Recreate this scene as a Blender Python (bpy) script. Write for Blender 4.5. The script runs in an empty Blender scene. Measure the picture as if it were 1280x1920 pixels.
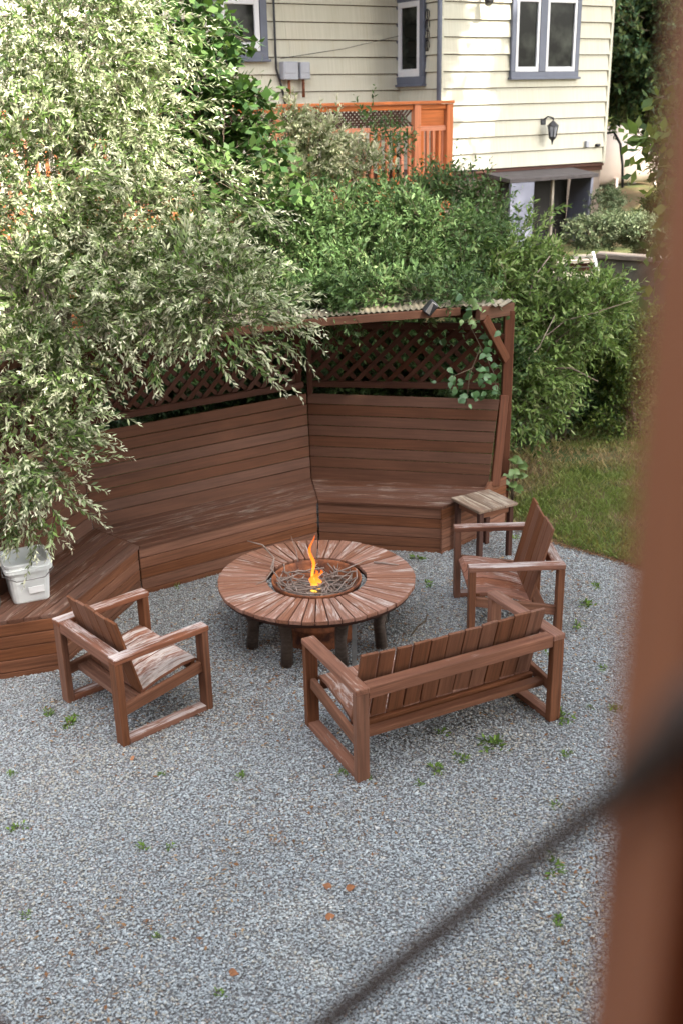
import bpy, bmesh, math, random
import numpy as np
from mathutils import Vector, Matrix
random.seed(7); rng = np.random.default_rng(7)
sc = bpy.context.scene
col = sc.collection

# ------------------------------------------------------------------ camera
PITCH, ROLL, FOC, CAMH = math.radians(20.93), math.radians(-1.23), 2020.0, 3.8
F_ = Vector((0, math.cos(PITCH), -math.sin(PITCH))); R0 = Vector((1, 0, 0)); U0 = R0.cross(F_)
R_ = math.cos(ROLL)*R0 + math.sin(ROLL)*U0; U_ = -math.sin(ROLL)*R0 + math.cos(ROLL)*U0
CAM = Vector((0, 0, CAMH))
cd = bpy.data.cameras.new('camera'); cam = bpy.data.objects.new('camera', cd); col.objects.link(cam)
cam.matrix_world = Matrix(((R_.x, U_.x, -F_.x, 0), (R_.y, U_.y, -F_.y, 0), (R_.z, U_.z, -F_.z, CAMH), (0, 0, 0, 1)))
cd.sensor_fit = 'VERTICAL'; cd.sensor_height = 36; cd.lens = FOC/1920*36
cd.clip_start = .02; cd.clip_end = 400
cd.dof.use_dof = True; cd.dof.focus_distance = 7.6; cd.dof.aperture_fstop = 2.35
sc.camera = cam

# ------------------------------------------------------------------ light
SUN_AZ, SUN_EL = Vector((.70, -.71)).normalized(), 47
w = bpy.data.worlds.new('World'); sc.world = w; w.use_nodes = True
nt = w.node_tree; nt.nodes.clear()
sky = nt.nodes.new('ShaderNodeTexSky'); sky.sky_type = 'NISHITA'; sky.sun_disc = False
sky.sun_elevation = math.radians(SUN_EL); sky.sun_rotation = math.atan2(SUN_AZ.x, SUN_AZ.y)
sky.air_density = 1.0; sky.dust_density = 4.0; sky.ozone_density = .6
bg = nt.nodes.new('ShaderNodeBackground'); bg.inputs[1].default_value = .15
hz = nt.nodes.new('ShaderNodeHueSaturation'); hz.inputs['Saturation'].default_value = .38
wo = nt.nodes.new('ShaderNodeOutputWorld')
nt.links.new(sky.outputs[0], hz.inputs['Color']); nt.links.new(hz.outputs[0], bg.inputs[0]); nt.links.new(bg.outputs[0], wo.inputs[0])
sl = bpy.data.lights.new('sun', 'SUN'); sl.energy = 2.3; sl.angle = math.radians(.9); sl.color = (1, .93, .82)
so = bpy.data.objects.new('sun', sl); col.objects.link(so)
e = math.radians(SUN_EL)
sd = Vector((SUN_AZ.x*math.cos(e), SUN_AZ.y*math.cos(e), math.sin(e)))
so.rotation_euler = sd.to_track_quat('Z', 'Y').to_euler(); so.location = (6, -6, 12)
sc.view_settings.view_transform = 'Standard'; sc.view_settings.look = 'None'
sc.view_settings.exposure = 2.8; sc.view_settings.gamma = 1
sc.render.engine = 'CYCLES'
sc.cycles.max_bounces = 6; sc.cycles.diffuse_bounces = 3; sc.cycles.glossy_bounces = 2
sc.cycles.transmission_bounces = 4; sc.cycles.use_denoising = True

# ------------------------------------------------------------------ helpers
def ray(x, y): return F_ + R_*((x-640)/FOC) - U_*((y-960)/FOC)
def at(x, y, Y):
    """real-world point seen at (x, y) of the photograph at depth Y"""
    d = ray(x, y); return CAM + d*(Y/d.y)
def atz(x, y, z=0.):
    d = ray(x, y); return CAM + d*((z-CAMH)/d.z)
WM = {}
def wm(o): return WM.get(o.name, Matrix.Identity(4)) if o else Matrix.Identity(4)
def place(o, M, parent=None):
    if parent is not None:
        o.parent = parent; o.matrix_local = wm(parent).inverted() @ M
    else: o.matrix_world = M
    WM[o.name] = M.copy()
def tag(o, label=None, cat=None, group=None, kind=None):
    if label: o['label'] = label
    if cat: o['category'] = cat
    if group: o['group'] = group
    if kind: o['kind'] = kind
    return o
def thing(name, label, cat, loc=(0, 0, 0), rz=0, group=None):
    o = bpy.data.objects.new(name, None); col.objects.link(o); o.empty_display_size = .1
    place(o, Matrix.Translation(Vector(loc)) @ Matrix.Rotation(rz, 4, 'Z'))
    return tag(o, label, cat, group)
def mesh_obj(name, me, M, mat, parent=None, kind=None):
    o = bpy.data.objects.new(name, me); col.objects.link(o)
    if mat and not me.materials: me.materials.append(mat)
    place(o, M, parent)
    if kind: o['kind'] = kind
    return o
def bm_mesh(bm, name, smooth=False):
    me = bpy.data.meshes.new(name); bm.normal_update(); bm.to_mesh(me); bm.free()
    if smooth:
        for p in me.polygons: p.use_smooth = True
    return me
def prism_mesh(name, pts, z0, z1, bev=.004):
    bm = bmesh.new()
    lo = [bm.verts.new((p[0], p[1], z0)) for p in pts]; hi = [bm.verts.new((p[0], p[1], z1)) for p in pts]
    n = len(pts); bm.faces.new(lo[::-1]); bm.faces.new(hi)
    for i in range(n): bm.faces.new((lo[i], lo[(i+1) % n], hi[(i+1) % n], hi[i]))
    bmesh.ops.recalc_face_normals(bm, faces=bm.faces)
    if bev: bmesh.ops.bevel(bm, geom=list(bm.edges), offset=bev, segments=1, affect='EDGES', profile=.5)
    return bm_mesh(bm, name)
CACHE = {}
def box_mesh(L, W, T, bev):
    k = (round(L, 3), round(W, 3), round(T, 3), bev)
    if k not in CACHE:
        CACHE[k] = prism_mesh('board', [(-L/2, -W/2), (L/2, -W/2), (L/2, W/2), (-L/2, W/2)], -T/2, T/2, min(bev, T*.3, W*.3))
    return CACHE[k]
MC = {}
def with_mat(me, mat):
    k = (me.name, mat.name)
    if k not in MC:
        m = me.copy() if me.materials else me
        m.materials.clear(); m.materials.append(mat); MC[k] = m
        if m is me: MC[(m.name, mat.name)] = m
    return MC[k]
def beam(name, p0, p1, W, T, up, mat, parent=None, fr=None, bev=.004, label=None):
    """board from p0 to p1: width W across, thickness T along `up`; centred on the line"""
    p0, p1, up = Vector(p0), Vector(p1), Vector(up)
    if fr is not None: p0, p1, up = fr @ p0, fr @ p1, fr.to_3x3() @ up
    X = (p1-p0); L = X.length; X.normalize(); Y = up.cross(X).normalized(); Z = X.cross(Y)
    M = Matrix(((X.x, Y.x, Z.x, 0), (X.y, Y.y, Z.y, 0), (X.z, Y.z, Z.z, 0), (0, 0, 0, 1)))
    M.translation = (p0+p1)/2
    me = with_mat(box_mesh(L, W, T, bev), mat)
    o = mesh_obj(name, me, M, None, parent)
    if label: o['label'] = label
    return o
def slab(name, q, T, mat, parent=None, fr=None, bev=.003, flip=False, dome=None):
    """board whose outer face is the polygon q (grain along q0->q1), thickness T behind it"""
    q = [Vector(p) for p in q]
    if fr is not None: q = [fr @ p for p in q]
    c = sum(q, Vector())/len(q); X = (q[1]-q[0]).normalized()
    N = (q[1]-q[0]).cross(q[2]-q[1])
    if N.length < 1e-9: N = (q[2]-q[0]).cross(q[3]-q[0])
    N.normalize()
    if flip: N = -N
    Y = N.cross(X).normalized()
    M = Matrix(((X.x, Y.x, N.x, 0), (X.y, Y.y, N.y, 0), (X.z, Y.z, N.z, 0), (0, 0, 0, 1))); M.translation = c
    Mi = M.inverted(); loc = [Mi @ p for p in q]
    me = prism_mesh('board', loc, -T, 0, bev)
    return mesh_obj(name, me, M, mat, parent)
def tube_mesh(pts, rad, seg=6, cap=True, name='tube', smooth=True):
    bm = bmesh.new(); rings = []
    n = len(pts); pts = [Vector(p) for p in pts]
    for i, p in enumerate(pts):
        t = (pts[min(i+1, n-1)]-pts[max(i-1, 0)]).normalized()
        a = t.cross(Vector((0, 0, 1)) if abs(t.z) < .9 else Vector((1, 0, 0))).normalized(); b = t.cross(a)
        r = rad[i] if hasattr(rad, '__len__') else rad
        rings.append([bm.verts.new(p+(a*math.cos(k*2*math.pi/seg)+b*math.sin(k*2*math.pi/seg))*r) for k in range(seg)])
    for i in range(n-1):
        for k in range(seg): bm.faces.new((rings[i][k], rings[i][(k+1) % seg], rings[i+1][(k+1) % seg], rings[i+1][k]))
    if cap: bm.faces.new(rings[0]); bm.faces.new(rings[-1][::-1])
    bmesh.ops.recalc_face_normals(bm, faces=bm.faces)
    return bm_mesh(bm, name, smooth)
def tube(name, pts, rad, mat, parent=None, seg=6, fr=None, smooth=True):
    pts = [Vector(p) for p in pts]
    if fr is not None: pts = [fr @ p for p in pts]
    c = pts[0].copy()
    return mesh_obj(name, tube_mesh([p-c for p in pts], rad, seg, smooth=smooth), Matrix.Translation(c), mat, parent)
def lathe(name, prof, loc, mat, parent=None, seg=40, fr=None):
    bm = bmesh.new(); rings = []
    for r, z in prof: rings.append([bm.verts.new((r*math.cos(k*2*math.pi/seg), r*math.sin(k*2*math.pi/seg), z)) for k in range(seg)])
    for i in range(len(prof)-1):
        for k in range(seg): bm.faces.new((rings[i][k], rings[i][(k+1) % seg], rings[i+1][(k+1) % seg], rings[i+1][k]))
    bmesh.ops.recalc_face_normals(bm, faces=bm.faces)
    me = bm_mesh(bm, name, True)
    return mesh_obj(name, me, Matrix.Translation(Vector(loc)), mat, parent)

# ------------------------------------------------------------------ materials
def newmat(name):
    m = bpy.data.materials.new(name); m.use_nodes = True
    nt = m.node_tree; nt.nodes.clear()
    return m, nt, nt.nodes.new('ShaderNodeOutputMaterial')
class NB:
    def __init__(s, nt): s.nt = nt
    def n(s, t, **k):
        o = s.nt.nodes.new(t)
        for a, b in k.items(): setattr(o, a, b)
        return o
    def l(s, a, b): s.nt.links.new(a, b)
    def coord(s, scale, kind='Object', rnd=True, loc=(0, 0, 0)):
        tc = s.n('ShaderNodeTexCoord'); out = tc.outputs[kind]
        if rnd:
            oi = s.n('ShaderNodeObjectInfo'); mu = s.n('ShaderNodeMath', operation='MULTIPLY'); mu.inputs[1].default_value = 37.
            s.l(oi.outputs['Random'], mu.inputs[0])
            va = s.n('ShaderNodeVectorMath', operation='ADD'); s.l(out, va.inputs[0]); s.l(mu.outputs[0], va.inputs[1]); out = va.outputs[0]
        mp = s.n('ShaderNodeMapping'); mp.inputs['Scale'].default_value = scale; mp.inputs['Location'].default_value = loc
        s.l(out, mp.inputs[0]); return mp.outputs[0]
    def noise(s, vec, scale=1, det=3, rough=.55, dist=0):
        t = s.n('ShaderNodeTexNoise'); t.inputs['Scale'].default_value = scale; t.inputs['Detail'].default_value = det
        t.inputs['Roughness'].default_value = rough; t.inputs['Distortion'].default_value = dist
        s.l(vec, t.inputs['Vector']); return t.outputs[0]
    def ramp(s, f, a, b, ca=(0, 0, 0, 1), cb=(1, 1, 1, 1)):
        r = s.n('ShaderNodeValToRGB'); r.color_ramp.elements[0].position = a; r.color_ramp.elements[1].position = b
        r.color_ramp.elements[0].color = ca; r.color_ramp.elements[1].color = cb
        s.l(f, r.inputs[0]); return r.outputs[0]
    def mix(s, f, a, b, mode='MIX'):
        m = s.n('ShaderNodeMix', data_type='RGBA', blend_type=mode)
        for k, v in ((0, f), (6, a), (7, b)):
            if isinstance(v, (int, float)): m.inputs[k].default_value = v
            elif isinstance(v, tuple): m.inputs[k].default_value = v if len(v) == 4 else (*v, 1)
            else: s.l(v, m.inputs[k])
        return m.outputs[2]
    def math(s, op, a, b=0., c=None):
        m = s.n('ShaderNodeMath', operation=op)
        for i, v in enumerate((a, b) if c is None else (a, b, c)):
            if isinstance(v, (int, float)): m.inputs[i].default_value = v
            else: s.l(v, m.inputs[i])
        return m.outputs[0]
    def bump(s, h, st=.3, dist=.01):
        b = s.n('ShaderNodeBump'); b.inputs['Strength'].default_value = st; b.inputs['Distance'].default_value = dist
        s.l(h, b.inputs['Height']); return b.outputs[0]
    def bsdf(s, out, colr, rough=.6, nrm=None, spec=.5, metal=0):
        p = s.n('ShaderNodeBsdfPrincipled')
        for k, v in (('Base Color', colr), ('Roughness', rough), ('Specular IOR Level', spec), ('Metallic', metal)):
            if isinstance(v, (int, float)): p.inputs[k].default_value = v
            elif isinstance(v, tuple): p.inputs[k].default_value = (*v, 1) if len(v) == 3 else v
            else: s.l(v, p.inputs[k])
        if nrm: s.l(nrm, p.inputs['Normal'])
        s.l(p.outputs[0], out.inputs[0]); return p
def wood(name, base, worn=(.50, .41, .35), wtop=0., wside=0., dark=.6, rough=.6, gs=1., rv=.2):
    m, nt, out = newmat(name); b = NB(nt)
    g = b.noise(b.coord((2.2*gs, 55*gs, 55*gs)), 1, 4, .6, .4)
    c1 = tuple(x*dark for x in base); c2 = tuple(min(1, x*1.25) for x in base)
    c = b.mix(b.ramp(g, .3, .72), c1, c2)
    blo = b.noise(b.coord((3, 9, 9)), 1, 3)
    c = b.mix(b.math('MULTIPLY', b.ramp(blo, .45, .75), .35), c, tuple(x*.55 for x in base))
    oi = b.n('ShaderNodeObjectInfo')
    v = b.math('MULTIPLY_ADD', oi.outputs['Random'], rv, 1-rv/2)
    hv = b.n('ShaderNodeHueSaturation'); b.l(v, hv.inputs['Value']); b.l(c, hv.inputs['Color'])
    b.l(b.math('MULTIPLY_ADD', oi.outputs['Random'], -.2, 1.05), hv.inputs['Saturation']); c = hv.outputs[0]
    wn = b.noise(b.coord((4.5, 38, 38)), 1, 5, .7, .8)
    wb = b.noise(b.coord((2.5, 6, 6)), 1, 2)
    geo = b.n('ShaderNodeNewGeometry'); sp = b.n('ShaderNodeSeparateXYZ'); b.l(geo.outputs['Normal'], sp.inputs[0])
    up = b.ramp(sp.outputs[2], .45, .8)
    amt = b.math('MULTIPLY_ADD', up, wtop-wside, wside)
    s = b.math('ADD', b.math('MULTIPLY', wn, .62), b.math('MULTIPLY', wb, .38))
    th = b.math('SUBTRACT', .78, b.math('MULTIPLY', amt, .42))
    k = b.math('MULTIPLY', b.math('SUBTRACT', s, th), 9.)
    k = b.n('ShaderNodeClamp'); b.l(b.math('MULTIPLY', b.math('SUBTRACT', s, th), 9.), k.inputs[0])
    wc = b.mix(b.ramp(g, .35, .65), tuple(x*.62 for x in worn), worn)
    c = b.mix(b.math('MULTIPLY', k.outputs[0], .85), c, wc)
    h = b.math('ADD', g, b.math('MULTIPLY', k.outputs[0], -.4))
    ro = b.math('MULTIPLY_ADD', g, .15, rough-.05)
    b.bsdf(out, c, ro, b.bump(h, .35, .004), .14)
    return m
STAIN = (.172, .069, .034)
m_wood = wood('stained_wood', STAIN, wtop=.18, wside=.05)
m_armpost = wood('arbour_post_wood', (.12, .042, .020), wtop=.1, wside=.02)
m_wall = wood('stained_wall_wood', (.100, .043, .024), wtop=.2, wside=.03, dark=.8, rv=.10)
m_lat = wood('lattice_wood', (.058, .019, .009), wtop=.1, wside=.0)  # darker than the other stain to paint the shade under the roof
m_seatw = wood('stained_bench_seat', (.115, .052, .032), worn=(.36, .28, .23), wtop=.58, wside=.2)
m_table = wood('table_wood', (.27, .125, .078), worn=(.62, .53, .47), wtop=.62, wside=.05, rv=.3)
m_arm = wood('worn_arm_wood', (.205, .082, .045), worn=(.62, .54, .50), wtop=.80, wside=.05)
m_armlow = wood('less_worn_arm_wood', (.215, .088, .048), worn=(.55, .46, .39), wtop=.54, wside=.05)
m_peel = wood('peeling_seat_wood', (.24, .09, .048), worn=(.66, .58, .52), wtop=.88, wside=.2)
m_peel2 = wood('part_peeled_seat_wood', (.27, .105, .058), worn=(.6, .5, .44), wtop=.6, wside=.1)
m_weath = wood('weathered_top', (.20, .13, .085), worn=(.50, .43, .33), wtop=.72, wside=.4)
m_dkwood = wood('dark_post_wood', (.07, .03, .02), wtop=.1)
m_legw = wood('table_leg_wood', (.11, .08, .062), worn=(.22, .19, .16), wtop=.4, wside=.3)
m_greywood = wood('grey_timber', (.13, .115, .095), worn=(.3, .28, .25), wtop=.6, wside=.4)
m_orange = wood('orange_stain', (.50, .15, .05), wtop=.1, wside=.02, dark=.75, rough=.5)
m_post = wood('deck_post_wood', (.19, .066, .028), wtop=0, wside=0, dark=.85)
m_twig = wood('twig_bark', (.28, .21, .17), worn=(.48, .40, .34), wtop=.4, wside=.3, gs=.6)
m_bark = wood('shrub_bark', (.12, .09, .06), worn=(.25, .2, .15), wtop=.3, wside=.3)

def plain(name, c, rough=.5, var=.12, scale=6, metal=0, spec=.5, bump=.1, streak=(1, 1, 1)):
    m, nt, out = newmat(name); b = NB(nt)
    n = b.noise(b.coord(tuple(scale*s for s in streak)), 1, 5, .6)
    cc = b.mix(b.ramp(n, .3, .7), tuple(x*(1-var) for x in c), tuple(min(1, x*(1+var)) for x in c))
    b.bsdf(out, cc, rough, b.bump(n, bump, .003), spec, metal); return m
m_bucket = plain('bucket_plastic', (.62, .64, .62), .4, .06, 5)
m_black = plain('black_metal', (.015, .015, .018), .45, .2)
m_rod = plain('blackened_rod', (.055, .040, .033), .85, .2, spec=.2)
m_trim = plain('blue_grey_trim', (.095, .105, .14), .6, .1, 7, streak=(1, 1, .3))
m_sash = plain('white_sash', (.55, .55, .57), .4, .04)
m_box = plain('grey_meter_box', (.30, .31, .34), .5, .08)
m_hatch = plain('blue_grey_hatch', (.15, .155, .20), .6, .08)
m_hroof = plain('hatch_roofing', (.06, .05, .05), .8, .25, 8)
m_conc = plain('concrete', (.30, .26, .21), .9, .25, 4, bump=.5)
m_cop = plain('coping_concrete', (.13, .105, .085), .9, .3, 5, bump=.5)
m_conc_d = plain('mossy_concrete', (.07, .062, .048), .95, .4, 6, bump=.6)
m_found = plain('foundation', (.19, .15, .12), .9, .2, 3, bump=.4)
m_tank = plain('tank_paint', (.66, .55, .48), .5, .08, 2)
m_roofsheet = plain('corrugated_sheet', (.20, .17, .115), .7, .25, 5)
m_dark = plain('dark_interior', (.02, .018, .016), .9, .2)
m_white = plain('white_plastic', (.7, .7, .68), .4, .05)
m_steel = plain('grey_steel', (.24, .23, .22), .45, .25, 9, metal=.6)
m_soil = plain('soil', (.06, .045, .03), .95, .3, 8, bump=.6)
def rust_mat():
    m, nt, out = newmat('rusty_steel'); b = NB(nt)
    n = b.noise(b.coord((9, 9, 9)), 1, 6, .65)
    c = b.mix(b.ramp(n, .35, .65), (.07, .025, .015), (.36, .12, .045))
    b.bsdf(out, c, .75, b.bump(n, .4, .004), .4, .2); return m
m_rust = rust_mat()
def siding_mat():
    m, nt, out = newmat('cream_siding'); b = NB(nt)
    n1 = b.noise(b.coord((55, 1.2, 1.2)), 1, 3, .6)       # fine streaks down the board
    n2 = b.noise(b.coord((1.2, 2, 2)), 1, 4)
    n3 = b.noise(b.coord((7, .8, .8)), 1, 2)
    c = b.mix(b.ramp(n1, .3, .7), (.43, .405, .32), (.50, .475, .385))
    c = b.mix(b.math('MULTIPLY', b.ramp(n2, .4, .75), .45), c, (.45, .455, .39))
    c = b.mix(b.math('MULTIPLY', b.ramp(n3, .5, .8), .25), c, (.40, .34, .22))
    b.bsdf(out, c, .65, b.bump(n1, .25, .004), .3); return m
m_siding = siding_mat()
def glass_mat():
    m, nt, out = newmat('window_glass'); b = NB(nt)
    n = b.noise(b.coord((3, 3, 2)), 1, 3)
    p = b.bsdf(out, b.mix(b.ramp(n, .45, .75), (.006, .007, .006), (.05, .055, .045)), .06, None, .12); p.inputs['IOR'].default_value = 1.45
    return m
m_glass = glass_mat()
def leaf_mat(name, trans=.3, rough=.55, spec=.22):
    m, nt, out = newmat(name); b = NB(nt)
    a = b.n('ShaderNodeAttribute', attribute_name='tint')
    p = b.n('ShaderNodeBsdfPrincipled'); b.l(a.outputs[0], p.inputs['Base Color'])
    p.inputs['Roughness'].default_value = rough; p.inputs['Specular IOR Level'].default_value = spec
    t = b.n('ShaderNodeBsdfTranslucent')
    hv = b.n('ShaderNodeHueSaturation'); hv.inputs['Hue'].default_value = .485; hv.inputs['Value'].default_value = 1.25; hv.inputs['Saturation'].default_value = 1.1
    b.l(a.outputs[0], hv.inputs['Color']); b.l(hv.outputs[0], t.inputs['Color'])
    mx = b.n('ShaderNodeMixShader'); mx.inputs[0].default_value = trans
    b.l(p.outputs[0], mx.inputs[1]); b.l(t.outputs[0], mx.inputs[2]); b.l(mx.outputs[0], out.inputs[0])
    return m
m_leaf = leaf_mat('leaves', .22); m_wleaf = leaf_mat('variegated_leaves', .2, .55, .3); m_grass = leaf_mat('grass_blades', .3, .6, .2)
m_stone = None
def stone_mat():
    m, nt, out = newmat('gravel_chips'); b = NB(nt)
    a = b.n('ShaderNodeAttribute', attribute_name='tint')
    n = b.noise(b.coord((90, 90, 90), rnd=False), 1, 3)
    c = b.mix(.35, a.outputs[0], b.mix(n, (.12, .125, .13), (.5, .5, .5)), 'OVERLAY')
    b.bsdf(out, c, .7, None, .35); return m
m_stone = stone_mat()
def gravel_mat():
    m, nt, out = newmat('gravel_bed'); b = NB(nt)
    v = b.n('ShaderNodeTexVoronoi'); v.inputs['Scale'].default_value = 75; b.l(b.coord((1, 1, 1), rnd=False), v.inputs['Vector'])
    sp = b.n('ShaderNodeSeparateColor'); b.l(v.outputs['Color'], sp.inputs[0])
    c = b.mix(sp.outputs[0], (.22, .235, .24), (.42, .44, .445))
    c = b.mix(b.ramp(sp.outputs[1], .86, .93), c, (.38, .29, .23))
    big = b.noise(b.coord((.9, .9, .9), rnd=False), 1, 5, .6)
    c = b.mix(b.math('MULTIPLY', b.ramp(big, .5, .72), .5), c, (.26, .21, .16))
    c = b.mix(b.ramp(v.outputs['Distance'], .3, .62), c, (.12, .115, .11))
    b.bsdf(out, c, .85, b.bump(b.math('MULTIPLY', v.outputs['Distance'], -1.), .8, .01), .3); return m
m_gravel = gravel_mat()
def lawn_mat():
    m, nt, out = newmat('lawn_soil'); b = NB(nt)
    n = b.noise(b.coord((1.3, 1.3, 1.3), rnd=False), 1, 6, .65); f = b.noise(b.coord((40, 40, 40), rnd=False), 1, 4)
    c = b.mix(b.ramp(n, .4, .6), (.075, .10, .03), (.19, .125, .07))
    c = b.mix(b.math('MULTIPLY', f, .6), c, (.03, .035, .012))
    b.bsdf(out, c, .95, b.bump(f, .7, .02), .2); return m
m_lawn = lawn_mat()
def flame_mat():
    m, nt, out = newmat('flame'); b = NB(nt)
    tc = b.n('ShaderNodeTexCoord'); sp = b.n('ShaderNodeSeparateXYZ'); b.l(tc.outputs['Generated'], sp.inputs[0])
    r = b.n('ShaderNodeValToRGB'); e0 = r.color_ramp.elements
    e0[0].position = 0; e0[0].color = (1, .50, .07, 1); e0[1].position = 1; e0[1].color = (.8, .10, .01, 1)
    x = e0.new(.45); x.color = (1, .22, .015, 1)
    b.l(sp.outputs[2], r.inputs[0])
    em = b.n('ShaderNodeEmission'); b.l(r.outputs[0], em.inputs[0]); em.inputs[1].default_value = .42
    tr = b.n('ShaderNodeBsdfTransparent'); mx = b.n('ShaderNodeMixShader')
    lw = b.n('ShaderNodeLayerWeight'); lw.inputs[0].default_value = .35
    b.l(b.math('MULTIPLY_ADD', lw.outputs['Facing'], .65, .30), mx.inputs[0]); b.l(em.outputs[0], mx.inputs[1]); b.l(tr.outputs[0], mx.inputs[2])
    b.l(mx.outputs[0], out.inputs[0]); return m
m_flame = flame_mat()

# ------------------------------------------------------------------ ground
def np_mesh(name, V, Fc, colr=None):
    me = bpy.data.meshes.new(name); V = np.asarray(V, np.float32); Fc = np.asarray(Fc, np.int32)
    k = Fc.shape[1]
    me.vertices.add(len(V)); me.vertices.foreach_set('co', V.ravel())
    me.loops.add(Fc.size); me.loops.foreach_set('vertex_index', Fc.ravel())
    me.polygons.add(len(Fc)); me.polygons.foreach_set('loop_start', np.arange(0, Fc.size, k, dtype=np.int32))
    me.polygons.foreach_set('loop_total', np.full(len(Fc), k, np.int32))
    me.update(calc_edges=True)
    if colr is not None:
        a = me.color_attributes.new('tint', 'FLOAT_COLOR', 'POINT')
        c4 = np.ones((len(V), 4), np.float32); c4[:, :3] = colr; a.data.foreach_set('color', c4.ravel())
    return me
def sstep(x, a, b):
    t = np.clip((x-a)/(b-a), 0, 1); return t*t*(3-2*t)
def terrain(x, y):
    h = 1.75*sstep(y, 12.2, 14.6) + .5*sstep(y, 15.5, 20)
    h = h*sstep(x, -14, -6)*.3 + h*.7
    return h - .03
xs = np.concatenate([np.linspace(-160, -8, 20), np.linspace(-7.5, 8, 63), np.linspace(9, 160, 20)])
ys = np.concatenate([np.linspace(-60, 0, 14), np.linspace(.5, 22, 87), np.linspace(24, 260, 22)])
X, Y = np.meshgrid(xs, ys); Z = terrain(X, Y) + .02*np.sin(X*2.1)*np.sin(Y*1.7)*(Y > 12)
V = np.stack([X, Y, Z], -1).reshape(-1, 3); nx = len(xs)
I = (np.arange(len(ys)-1)[:, None]*nx+np.arange(nx-1)[None]).ravel()
o = mesh_obj('ground', np_mesh('ground', V, np.stack([I, I+1, I+nx+1, I+nx], -1)), Matrix.Identity(4), m_lawn); o['kind'] = 'structure'
EDGE = [(1.45, 9.62), (1.80, 9.20), (1.95, 9.01), (2.18, 8.80), (2.41, 8.59), (2.60, 8.38), (3.1, 7.7), (3.6, 6.8), (4.2, 4.5), (4.6, 0), (4.6, -6)]
gp = [(-7, -6), (-7, 9.8), (-.5, 10.3)] + EDGE
bm = bmesh.new(); bm.faces.new([bm.verts.new((x, y, 0)) for x, y in gp]); bmesh.ops.recalc_face_normals(bm, faces=bm.faces)
if bm.faces[:][0].normal.z < 0: bmesh.ops.reverse_faces(bm, faces=bm.faces[:])
mesh_obj('gravel_yard', bm_mesh(bm, 'gravel_yard'), Matrix.Identity(4), m_gravel)['kind'] = 'structure'
lp = EDGE[:8] + [(7, 6.8), (7.5, 12.2), (-.2, 12.2), (-.2, 10.3)]
bm = bmesh.new(); f = bm.faces.new([bm.verts.new((x, y, .012)) for x, y in lp]); bm.normal_update()
if f.normal.z < 0: bmesh.ops.reverse_faces(bm, faces=[f])
mesh_obj('lawn', bm_mesh(bm, 'lawn'), Matrix.Identity(4), m_lawn)['kind'] = 'structure'
def inpoly(x, y, poly):
    ins = np.zeros(len(x), bool); j = len(poly)-1
    for i in range(len(poly)):
        xi, yi = poly[i]; xj, yj = poly[j]
        ins ^= ((yi > y) != (yj > y)) & (x < (xj-xi)*(y-yi)/((yj-yi)+1e-12)+xi); j = i
    return ins
# value noise for patches
def vnoise(x, y, s, seed=0):
    r = np.random.default_rng(seed); G = r.random((64, 64)); u = x*s; v = y*s
    i = np.floor(u).astype(int); j = np.floor(v).astype(int); fu = u-i; fv = v-j; fu = fu*fu*(3-2*fu); fv = fv*fv*(3-2*fv)
    g = lambda a, b: G[a % 64, b % 64]
    return (g(i, j)*(1-fu)+g(i+1, j)*fu)*(1-fv)+(g(i, j+1)*(1-fu)+g(i+1, j+1)*fu)*fv
# gravel chips: real stones
def gravel(n):
    y = 3.0 + 7.0*rng.random(n*2)**1.25; hw = .36*y+.5; x = (rng.random(n*2)*2-1)*hw
    k = inpoly(x, y, gp); x, y = x[k][:n], y[k][:n]; n = len(x)
    base = np.array([[1, 0, 0], [0, 1, 0], [-1, 0, 0], [0, -1, 0], [0, 0, 1], [0, 0, -1]], float)
    Vv = base[None]*(1+rng.uniform(-.4, .4, (n, 6, 1))) + rng.uniform(-.28, .28, (n, 6, 3))
    s = rng.uniform(.0048, .0105, n)*(1+.5*(rng.random(n) > .93)); Vv *= s[:, None, None]*np.stack([np.ones(n), rng.uniform(.55, .95, n), rng.uniform(.3, .55, n)], -1)[:, None]
    a = rng.random(n)*6.283; tl = rng.uniform(-.4, .4, n); ca, sa, ct, st = np.cos(a), np.sin(a), np.cos(tl), np.sin(tl)
    X, Yy, Zz = Vv[..., 0], Vv[..., 1], Vv[..., 2]
    X, Zz = X*ct[:, None]-Zz*st[:, None], X*st[:, None]+Zz*ct[:, None]
    X, Yy = X*ca[:, None]-Yy*sa[:, None], X*sa[:, None]+Yy*ca[:, None]
    Vv = np.stack([X+x[:, None], Yy+y[:, None], Zz+.002+rng.uniform(0, .006, n)[:, None]], -1)
    tri = np.array([[0, 1, 4], [1, 2, 4], [2, 3, 4], [3, 0, 4], [1, 0, 5], [2, 1, 5], [3, 2, 5], [0, 3, 5]])
    Fc = (np.arange(n)[:, None, None]*6+tri[None]).reshape(-1, 3)
    br = rng.beta(3, 3.2, n); br = br*(.55+.6*vnoise(x, y, .8, 21)+.3*vnoise(x, y, 2.7, 22)); c = np.stack([.325+.27*br, .355+.275*br, .355+.275*br], -1)
    warm = rng.random(n) < .08+.45*np.clip((vnoise(x, y, 1.1, 3)*.6+vnoise(x, y, 3.3, 4)*.4-.55)*4, 0, 1); c[warm] *= np.array([1.06, .94, .80])
    pale = rng.random(n) < .03; c[pale] = np.array([.62, .61, .58])
    dk = rng.random(n) < .04; c[dk] *= .6
    return np_mesh('gravel_chips', Vv.reshape(-1, 3), Fc, np.repeat(c, 6, 0))
o = mesh_obj('gravel_chips', gravel(160000), Matrix.Identity(4), m_stone)
tag(o, 'loose blue grey gravel chips covering the yard', 'gravel', kind='stuff')

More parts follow.
